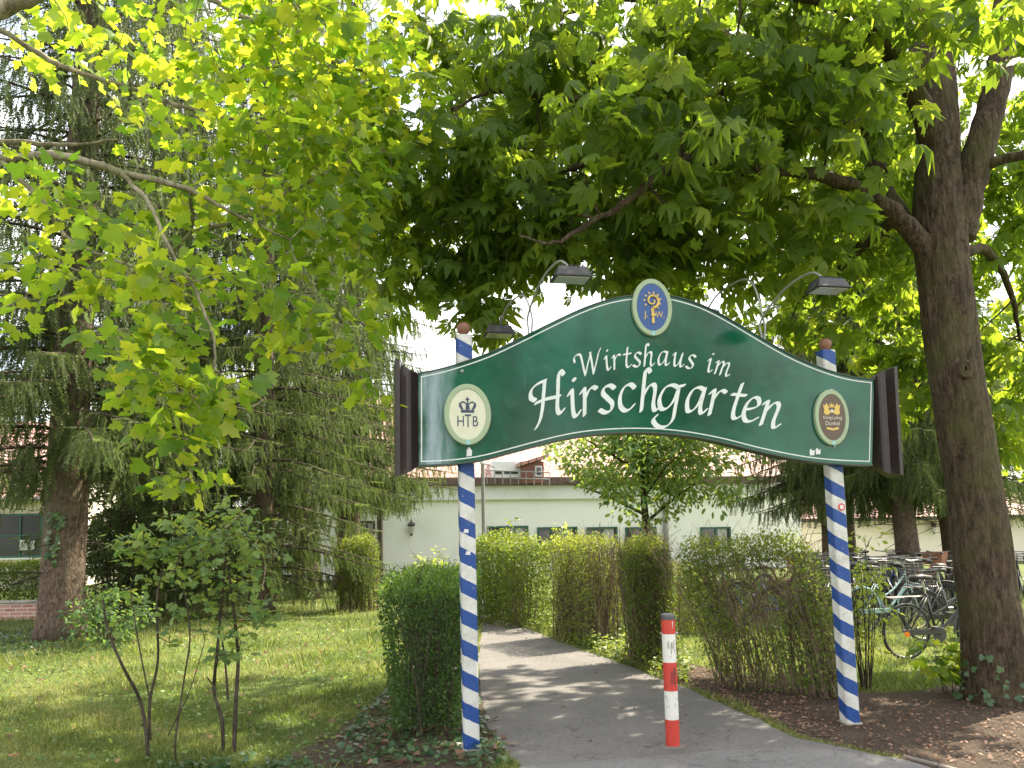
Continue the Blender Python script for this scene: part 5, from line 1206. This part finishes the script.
for i in range(int(LB / .8)):
    p_ = A + d * (i * .8 + .3) + nrm * .365; g.box((p_.x, p_.y, (zt_ + zg) / 2), (.05, .02, zg - zt_ + .03), angB)
g.build('gutter', M['gutter'], inn)
g = Geo(); ea = A - d * .3 + nrm * .2 + Vector((0, 0, zg)); eb = B + d * .3 + nrm * .2 + Vector((0, 0, zg)); rh = 4.3
roof_plane(g, ea, eb, eb - nrm * 6 + Vector((0, 0, rh)), ea - nrm * 6 + Vector((0, 0, rh)))
roof_plane(g, ea - nrm * 12, ea - nrm * 6 + Vector((0, 0, rh)), eb - nrm * 6 + Vector((0, 0, rh)), eb - nrm * 12) if False else None
roof_plane(g, eb - nrm * 12, ea - nrm * 12, ea - nrm * 6 + Vector((0, 0, rh)), eb - nrm * 6 + Vector((0, 0, rh)))
roof = g.build('roof', M['tiles'], inn)
g = Geo()
for e in (ea, eb): g.add([e + Vector((0, 0, -.1)) , e - nrm * 12 + Vector((0, 0, -.1)), e - nrm * 6 + Vector((0, 0, rh - .1))], [(0, 1, 2)])
g.build('gable', M['wall'], inn)
# white flat dormer and brown hut dormer on the roof
def on_roof(px, py):
    nr = ((eb - ea).cross(-nrm * 6 + Vector((0, 0, rh)))).normalized(); r_ = ray(px, py); o_ = Vector((0, 0, CAMH)); t = (ea - o_).dot(nr) / r_.dot(nr); return o_ + r_ * t
dq = on_roof(508, 478); g = Geo(); wdd = 1.25; g.bevbox((*(dq - nrm * .9 + Vector((0, 0, .30)))[:],), (wdd, 1.9, .78), .03, angB); dm = g.build('dormer', M['trim'], roof)
for k, (ox, ww) in enumerate(((-.38, .26), (.12, .56))):
    g = Geo(); p_ = dq + nrm * .055 + d * ox + Vector((0, 0, .22)); g.box((*p_[:],), (ww, .02, .14), angB); g.build('dormer_window', M['pane'], dm)
dq = on_roof(530, 480); g = Geo(); g.box((*(dq - nrm * .7 + Vector((0, 0, .30)) + d * .1)[:],), (.9, 1.5, .85), angB); dm = g.build('dormer', M['dormer_brown'], roof)
g = Geo(); e1 = dq + nrm * .2 + Vector((0, 0, .62)) - d * .55; e2 = dq + nrm * .2 + Vector((0, 0, 1.02)) + d * .75
roof_plane(g, e1, e2, e2 - nrm * 1.9, e1 - nrm * 1.9); g.build('dormer_roof', M['tiles'], dm)
g = Geo(); p_ = dq + nrm * .06 + d * .34 + Vector((0, 0, .34)); g.box((*p_[:],), (.28, .03, .42), angB); g.build('dormer_window', M['trim'], dm)
g = Geo(); p_ = dq + nrm * .08 + d * .34 + Vector((0, 0, .34)); g.box((*p_[:],), (.18, .02, .30), angB); g.build('dormer_pane', M['pane'], dm)
# walkway rail in front of the dormers
g = Geo(); a_ = on_roof(486, 479) + nrm * .25; b_ = on_roof(548, 481) + nrm * .25
for zz in (.05, .32): g.tube([a_ + Vector((0, 0, zz)), b_ + Vector((0, 0, zz))], .025, 5)
for i in range(9): p_ = a_.lerp(b_, i / 8); g.tube([p_ - Vector((0, 0, .2)), p_ + Vector((0, 0, .34))], .02, 5)
g.build('snow_guard', M['grey_metal'], roof)
for x0_, x1_, yt_ in ((487, 528, 526), (537, 577, 527), (586, 617, 527), (625, 656, 527), (700, 730, 527)):
    a_ = onf(x0_, yt_); b_ = onf(x1_, yt_); ww = (b_ - a_).length; p_ = (a_ + b_) / 2; p_.z = p_.z - .45; window(inn, p_, d, nrm, ww, .9, mull=1 if ww < 1.5 else 2, curtain=True)
a_ = onf(360, 521); b_ = onf(374, 521); p_ = (a_ + b_) / 2; p_.z -= .5; window(inn, p_, d, nrm, .6, 1.0, mull=1, bars=1, frame_m='dark_wood', curtain=True)
g = Geo(); p_ = onf(664, 500) + nrm * .1; g.tube([(p_.x, p_.y, 0), (p_.x, p_.y, zc)], .10, 8); g.build('downpipe', M['grey_metal'], inn)
# wall lanterns
def lantern(px, py, fn, nrm_, par, s=1.0):
    p_ = fn(px, py) + nrm_ * .22; g_ = Geo(); g_.lathe(p_ - Vector((0, 0, .25 * s)), [(.02, -.06), (.06 * s, 0), (.13 * s, .34 * s), (.17 * s, .36 * s), (.10 * s, .44 * s), (.03, .48 * s), (.03, .53 * s), (0, .54 * s)], 6)
    g_.tube([p_ - nrm_ * .22 + Vector((0, 0, .1)), p_ - nrm_ * .12 + Vector((0, 0, .34 * s)), p_ + Vector((0, 0, .28 * s))], .02, 5)
    o_ = g_.build('wall_lantern', M['dark_wood'], par); g2_ = Geo(); g2_.lathe(p_ - Vector((0, 0, .22 * s)), [(.062 * s, 0), (.124 * s, .28 * s)], 6); 
    g2_.V = [(v[0] + nrm_.x * .012, v[1] + nrm_.y * .012, v[2]) for v in g2_.V]; g2_.build('lantern_glass', M['lamp_glass'], o_)
lantern(411, 528, onf, nrm, inn)
# porch: dark column with capital under a green beam
pp = P(380, 540, 26.6); por = thing('porch', (pp.x, pp.y, 0), 'green beamed porch on a dark turned column before the white inn', 'porch')
zb = P(380, 492, 26.6).z; g = Geo(); g.lathe((pp.x, pp.y, 0), [(.2, 0), (.2, .3), (.12, .36), (.105, 1.2), (.105, zb - .55), (.12, zb - .5), (.19, zb - .22), (.13, zb - .12), (.2, zb)], 14); g.build('column', M['dark_wood'], por, smooth=False)
g = Geo(); g.bevbox((pp.x - .9, pp.y, zb + .22), (2.9, .45, .44), .02, angB); g.bevbox((pp.x - .9, pp.y + .9, zb + .48), (3.0, 2.4, .08), .01, angB); g.build('beam', M['green_wood'], por)
# lower annex on the right
A2 = P(770, 530, 36); B2 = P(1180, 530, 33); A2.z = B2.z = 0; d2, n2, L2 = frame_along(A2, B2); an2 = math.atan2(d2.y, d2.x)
ann = thing('building', A2, 'low cream annex with dark eaves behind the parked bicycles', 'building')
def onf2(px, py):
    r_ = ray(px, py); o_ = Vector((0, 0, CAMH)); t = (A2 - o_).dot(n2) / r_.dot(n2); return o_ + r_ * t
z2 = onf2(950, 517).z; m_ = (A2 + B2) / 2 - n2 * 3
g = Geo(); g.box((m_.x, m_.y, z2 / 2), (L2, 6, z2), an2); g.build('wall', M['wall_cream'], ann)
g = Geo(); e1 = A2 - d2 * .3 + n2 * .5 + Vector((0, 0, z2 + .05)); e2 = B2 + d2 * .3 + n2 * .5 + Vector((0, 0, z2 + .05)); roof_plane(g, e1, e2, e2 - n2 * 7 + Vector((0, 0, 1.6)), e1 - n2 * 7 + Vector((0, 0, 1.6))); g.build('roof', M['tiles'], ann)
g = Geo(); g.box((*((e1 + e2) / 2 + n2 * .05 - Vector((0, 0, .09)))[:],), (L2 + .6, .14, .16), an2); g.build('fascia', M['dark_wood'], ann)
lantern(932, 528, onf2, n2, ann, .9); lantern(895, 532, onf2, n2, ann, .9)
# building at far left
A3 = P(-260, 530, 25); B3 = P(66, 530, 26.5); A3.z = B3.z = 0; d3, n3, L3 = frame_along(A3, B3); an3 = math.atan2(d3.y, d3.x)
ho = thing('building', A3, 'cream house with pink tiled roof and green window at the far left edge', 'building')
def onf3(px, py):
    r_ = ray(px, py); o_ = Vector((0, 0, CAMH)); t = (A3 - o_).dot(n3) / r_.dot(n3); return o_ + r_ * t
z3 = onf3(20, 499).z; m_ = (A3 + B3) / 2 - n3 * 4
g = Geo(); g.box((m_.x, m_.y, z3 / 2), (L3, 8, z3), an3); g.build('wall', M['wall_cream'], ho)
g = Geo(); e1 = A3 - d3 * .3 + n3 * .5 + Vector((0, 0, z3 + .05)); e2 = B3 + d3 * .3 + n3 * .5 + Vector((0, 0, z3 + .05)); roof_plane(g, e1, e2, e2 - n3 * 4.5 - d3 * 0 + Vector((0, 0, 3.2)), e1 - n3 * 4.5 + Vector((0, 0, 3.2))); 
roof_plane(g, e2 - n3 * 9, e1 - n3 * 9, e1 - n3 * 4.5 + Vector((0, 0, 3.2)), e2 - n3 * 4.5 + Vector((0, 0, 3.2))); g.build('roof', M['tiles'], ho)
g = Geo(); g.tube([e1 + n3 * .06 - Vector((0, 0, .08)), e2 + n3 * .06 - Vector((0, 0, .08))], .07, 8); g.build('gutter', M['grey_metal'], ho)
g = Geo(); e = e2 - d3 * .3; g.add([e - n3 * .5, e - n3 * 8.5, e - n3 * 4.5 + Vector((0, 0, 3.0))], [(0, 1, 2)]); g.build('gable', M['wall_cream'], ho)
a_ = onf3(-70, 514); b_ = onf3(44, 514); p_ = (a_ + b_) / 2; ww = (b_ - a_).length; hh = onf3(0, 514).z - onf3(0, 558).z; p_.z = onf3(0, 536).z; window(ho, p_, d3, n3, ww, hh, mull=4, bars=1)
g = Geo(); p_ = onf3(28, 545) + n3 * .06; g.box((*p_[:],), (.46, .015, .34), an3); g.build('window_notice', M['sticker'], ho)
# low brick garden wall
q = P(10, 603, 16.5); bw = Geo(); x0_, x1_ = P(-80, 600, 16.5).x, P(43, 600, 16.5).x; zt2 = .34
bw.box(((x0_ + x1_) / 2, 16.5, zt2 / 2), (x1_ - x0_, .24, zt2))
for k in range(len(bw.F)): bw.UV[k] = [(0, 0), (x1_ - x0_, 0), (x1_ - x0_, zt2), (0, zt2)]
t_ = thing('garden_wall', ((x0_ + x1_) / 2, 16.5, 0), 'low brick garden wall beside the big spruce trunk', 'wall'); bw.build('brickwork', M['brick'], t_)
g = Geo(); g.bevbox(((x0_ + x1_) / 2, 16.5, zt2 + .025), (x1_ - x0_ + .04, .30, .045), .008); g.build('coping', M['concrete'], t_)
# thin street lamp in front of the inn
q = P(484, 560, 24); zt3 = P(483, 463, 24).z; sl_ = thing('street_lamp', (q.x, 24, 0), 'thin grey lamp pole with short arm in front of the white wall', 'lamp')
g = Geo(); g.tube([(q.x, 24, 0), (q.x, 24, 1.0)], .075, 10); g.tube([(q.x, 24, 1.0), (q.x, 24, zt3)], .055, 10); po = g.build('pole', M['grey_metal'], sl_)
g = Geo(); g.tube([(q.x, 24, zt3 - .03), (q.x + .2, 24, zt3 - .06), (q.x + .38, 24, zt3 - .16)], .022, 6); g.build('arm', M['grey_metal'], sl_)
g = Geo(); g.lathe((q.x, 24, zt3), [(.07, -.05), (.09, 0), (.06, .07), (0, .09)], 10); g.build('lamp_head', M['trim'], sl_)

# ------------------------------------------------------------------ bicycles
def make_bike(frame_m, label, basket=None, fend='black', tail=True):
    o = thing('bicycle', (0, 0, 0), label, 'bicycle', 'bicycles parked in rows behind the chestnut tree'); WR = .345; BBp = Vector((.45, 0, .29)); RH = Vector((0, 0, WR)); FH = Vector((1.09, 0, WR))
    def arc(c_, r_, a0, a1, n_=16, y=0): return [Vector((c_.x + r_ * math.cos(a0 + (a1 - a0) * i / n_), y, c_.z + r_ * math.sin(a0 + (a1 - a0) * i / n_))) for i in range(n_ + 1)]
    for hub in (RH, FH):
        g_ = Geo()
        ring = arc(hub, WR - .03, 0, 2 * PI, 36); g_.tube(ring, .010, 6, caps=False)
        for i in range(18):
            a_ = 2 * PI * i / 18; s_ = .03 * (1 if i % 2 else -1); g_.tube([hub + Vector((.02 * math.cos(a_ + .8), s_, .02 * math.sin(a_ + .8))), hub + Vector(((WR - .035) * math.cos(a_), 0, (WR - .035) * math.sin(a_)))], .0016, 3, caps=False)
        g_.tube([hub - Vector((0, .05, 0)), hub + Vector((0, .05, 0))], .02, 8); wh = g_.build('wheel', M['rim'], o)
        g2_ = Geo(); g2_.tube(arc(hub, WR - .014, 0, 2 * PI, 40), .018, 8, caps=False); g2_.build('tyre', M['tyre'], wh, smooth=True)
        g3_ = Geo(); g3_.tube(arc(hub, WR + .022, math.radians(20 if hub is FH else -5), math.radians(190 if hub is FH else 185), 20), .024, 6, flatten=.35); 
        if not (frame_m == 'black' and basket is None and hub is RH): g3_.build('mudguard', M[fend], o)
    g_ = Geo(); ST = Vector((.29, 0, .80)); HT = Vector((.905, 0, .93)); HL = Vector((.935, 0, .74))
    g_.tube([BBp, ST], .016, 8); g_.tube(smooth_path([HL, (.70, 0, .50), BBp], 5), .019, 8); g_.tube(smooth_path([HT - Vector((-.005, 0, .04)), (.66, 0, .66), (.36, 0, .52)], 5), .014, 8); g_.tube([HT, HL], .02, 8)
    for s_ in (-1, 1):
        g_.tube([BBp + Vector((0, s_ * .03, 0)), RH + Vector((0, s_ * .055, 0))], .009, 6); g_.tube([ST - Vector((.0, 0, .05)) + Vector((0, s_ * .02, 0)), RH + Vector((0, s_ * .055, 0))], .008, 6)
        g_.tube(smooth_path([HL + Vector((.005, s_ * .05, -.03)), HL + Vector((.06, s_ * .055, -.18)), FH + Vector((0, s_ * .055, 0))], 4), .011, 6)
    g_.tube([HL + Vector((.005, -.055, -.03)), HL + Vector((.005, .055, -.03))], .014, 6); g_.build('frame', M[frame_m], o, smooth=True)
    g_ = Geo(); g_.tube([HT, HT + Vector((-.03, 0, .13))], .012, 6); c_ = HT + Vector((-.03, 0, .13))
    g_.tube(smooth_path([c_ + Vector((-.20, -.29, .03)), c_ + Vector((-.06, -.26, .03)), c_ + Vector((.03, -.1, .01)), c_, c_ + Vector((.03, .1, .01)), c_ + Vector((-.06, .26, .03)), c_ + Vector((-.20, .29, .03))], 4), .011, 6); hb_ = g_.build('handlebar', M['rim'], o, smooth=True)
    g_ = Geo()
    for s_ in (-1, 1): g_.tube([c_ + Vector((-.08, s_ * .268, .03)), c_ + Vector((-.21, s_ * .292, .03))], .017, 7)
    g_.build('grips', M['saddle'], hb_)
    g_ = Geo(); g_.tube([ST - Vector((-.02, 0, .1)), ST + Vector((-.035, 0, .16))], .0125, 6); g_.build('seat_post', M['chrome'], o)
    g_ = Geo(); sp_ = [(-.15, .075, .0), (-.12, .085, .03), (-.02, .06, .035), (.06, .028, .02), (.13, .018, .012)]
    vs = []; n_ = 8
    for x_, hw_, z_ in sp_:
        for k in range(n_): a_ = 2 * PI * k / n_; vs.append((ST.x - .03 + x_, hw_ * math.cos(a_), ST.z + .18 + z_ + (.028 if math.sin(a_) > 0 else .03) * math.sin(a_)))
    g_.add(vs, [(i * n_ + k, i * n_ + (k + 1) % n_, (i + 1) * n_ + (k + 1) % n_, (i + 1) * n_ + k) for i in range(4) for k in range(n_)] + [tuple(range(n_))[::-1], tuple(4 * n_ + k for k in range(n_))]); g_.build('saddle', M['saddle'], o, smooth=True)
    g_ = Geo(); zr = .77
    for y_ in (-.06, 0, .06): g_.tube([(-.28, y_, zr), (.24, y_ * .5, zr)], .005, 5)
    for x_ in (-.28, -.12, .05): g_.tube([(x_, -.06, zr), (x_, .06, zr)], .005, 5)
    for s_ in (-1, 1): g_.tube([(-.05, s_ * .06, zr), (0, s_ * .06, WR)], .005, 5); g_.tube([(-.2, s_ * .06, zr), (0, s_ * .06, WR)], .005, 5)
    g_.build('luggage_rack', M['wire'], o)
    g_ = Geo(); g_.lathe(BBp + Vector((0, -.05, 0)), [(.0, -.003), (.095, -.003), (.095, .003), (0, .003)], 20, frame=(Vector((1, 0, 0)), Vector((0, 0, 1)), Vector((0, 1, 0))))
    for s_ in (-1, 1):
        e_ = BBp + Vector((.12 * s_, s_ * .07, -.11 * s_)); g_.tube([BBp + Vector((0, s_ * .06, 0)), e_], .009, 5); g_.box((e_.x, e_.y + s_ * .05, e_.z), (.09, .08, .02))
    g_.build('pedals', M['wire'], o)
    g_ = Geo(); g_.bevbox((.21, -.075, .345), (.56, .018, .075), .006); g_.build('chain_guard', M[fend], o)
    g_ = Geo(); g_.tube([(.30, .03, .30), (.22, .16, .02)], .008, 5); g_.build('kickstand', M['wire'], o)
    if tail:
        g_ = Geo(); g_.lathe((-.06, -.08, WR - .02), [(.0, -.006), (.035, -.006), (.035, .006), (0, .006)], 12, frame=(Vector((1, 0, 0)), Vector((0, 0, 1)), Vector((0, 1, 0)))); g_.build('reflector', M['orange'], o)
    g_ = Geo(); g_.lathe(HL + Vector((.06, 0, .02)), [(.0, -.04), (.03, -.03), (.04, .03), (.0, .04)], 10, frame=(Vector((0, 1, 0)), Vector((0, 0, 1)), Vector((1, 0, 0)))); g_.build('headlight', M['lamp_glass'], o)
    if basket:
        g_ = Geo(); bm, cx_, zb_, where = basket; a_, b2_, h2 = (.20, .15, .24)
        if bm == 'wicker':
            vs = []
            for f_, z_ in ((.85, 0), (1, h2)):
                for sx2, sy2 in ((-1, -1), (1, -1), (1, 1), (-1, 1)): vs.append((cx_ + sx2 * b2_ * f_, sy2 * a_ * f_, zb_ + z_))
            g_.add(vs, [(0, 1, 2, 3), (0, 4, 5, 1), (1, 5, 6, 2), (2, 6, 7, 3), (3, 7, 4, 0)])
            for (i, j) in ((4, 5), (5, 6), (6, 7), (7, 4)): g_.tube([vs[i], vs[j]], .012, 6)
        else:
            for lv in range(6):
                f_ = .85 + .15 * lv / 5; z_ = zb_ + h2 * lv / 5; q_ = [(cx_ + sx2 * b2_ * f_, sy2 * a_ * f_, z_) for sx2, sy2 in ((-1, -1), (1, -1), (1, 1), (-1, 1), (-1, -1))]; g_.tube(q_, .005, 4)
            for i in range(9):
                t = -1 + 2 * i / 8
                for sx2 in (-1, 1): g_.tube([(cx_ + sx2 * b2_ * .85, t * a_ * .85, zb_), (cx_ + sx2 * b2_, t * a_, zb_ + h2)], .0035, 3); g_.tube([(cx_ + t * b2_ * .85, sx2 * a_ * .85, zb_), (cx_ + t * b2_, sx2 * a_, zb_ + h2)], .0035, 3)
        g_.build('basket', M[bm], o)
    return o
b1 = make_bike('black', 'x', None, 'wire'); b1['label'] = 'black bicycle nearest the chestnut trunk with an orange reflector on its rear wheel'
q = G(907, 659.5); b1.location = (q.x, q.y, 0.0); b1.rotation_euler = (math.radians(3), 0, math.radians(14))
b2 = make_bike('mint', 'x', None, 'mint', tail=False); b3 = make_bike('silver', 'x', ('wire', -.08, .78, 'rear'), 'black', tail=False); b4 = make_bike('bikeblue', 'x', None, 'black', tail=False); b5 = make_bike('bikered', 'x', ('wicker', 1.08, .86, 'front'), 'black', tail=False)
b6 = make_bike('black', 'x', ('wire', 1.08, .86, 'front'), 'black', tail=False)
def put(b, px, Y, rz, label):
    x_ = P(px, 600, Y).x; b.location = (x_, Y, 0); b.rotation_euler = (math.radians(random.uniform(-5, 5)), 0, math.radians(rz)); b['label'] = label
put(b2, 862, 12.0, 20, 'pale mint bicycle behind the yellow-leaved shrub')
put(b3, 922, 11.2, 12, 'dark grey bicycle with a wire basket on its rack, just behind the nearest black one')
put(b4, 780, 12.6, 150, 'blue bicycle seen through the leaning hedge stems, left of the right post')
put(b5, 915, 15.0, 40, 'dark red bicycle with a reddish wicker basket, under the leaning spruce')
put(b6, 845, 13.6, 100, 'black bicycle with a wire front basket, behind the pale mint one')
def cp(b, px, Y, rz, label): c_ = copy_tree(b); put(c_, px, Y, rz, label)
cp(b6, 950, 12.2, 95, 'black bicycle with wire front basket, against the left side of the chestnut trunk')
cp(b3, 880, 13.4, 75, 'dark grey bicycle with rear wire basket, facing away behind the mint bicycle')
cp(b4, 935, 14.0, 110, 'blue bicycle facing away between grey and dark red bicycles')
cp(b3, 740, 13.4, 165, 'dark grey bicycle behind the middle of the leaning hedge')
cp(b6, 800, 14.2, 60, 'black bicycle turned sideways behind the leaning hedge, near the right post')
cp(b6, 832, 15.6, 80, 'black bicycle with a front basket in the back row behind the right striped post')
cp(b4, 875, 15.8, 95, 'blue bicycle in the back row left of the leaning spruce trunk')
cp(b3, 960, 15.8, 85, 'dark grey bicycle in the back row left of the chestnut trunk')
cp(b6, 1030, 14.5, 70, 'black bicycle showing at the right edge of the chestnut trunk')
cp(b5, 765, 15.8, 30, 'dark red bicycle in the back row behind the leaning hedge')

cp(b6, 868, 12.6, 118, 'black bicycle with wire front basket, between the yellow-leaved shrub and the mint bicycle')
cp(b6, 905, 12.9, 82, 'black bicycle with wire front basket, above the nearest rear wheel in the picture')
cp(b4, 895, 16.6, 70, 'blue bicycle farthest back, at the foot of the leaning spruce')
cp(b6, 935, 16.8, 100, 'black bicycle farthest back, right of the leaning spruce')
cp(b6, 855, 16.6, 60, 'black bicycle farthest back, left of the leaning spruce')
cp(b3, 815, 12.4, 35, 'dark grey bicycle with rear wire basket, just left of the right striped post')

# tree standing behind the viewpoint, mirrored in the glossy sign
leafy_tree('street_tree', 'street tree behind the viewpoint, mirrored in the glossy green sign', (-2.0, -7.0), 9, (0, 0, 5.2), (3.4, 2.4, 3.6), 250, 12, .5, .26, M['hedge_leaf'], 96, r0=.2, tm=.3)
for o_, (x_, y_, r_, l_) in ((None, (3.6, -8, 1.2, 'unseen street tree added behind the viewpoint to its right, darkening what the sign mirrors')), (None, (9.5, -7, 3.5, 'unseen street tree added far to the right behind the viewpoint, darkening what the sign mirrors'))):  # unseen copies added to darken the sky mirrored in the board
    c_ = copy_tree(bpy.data.objects['street_tree']); c_.location = (x_, y_, 0); c_.rotation_euler = (0, 0, r_); c_['label'] = l_
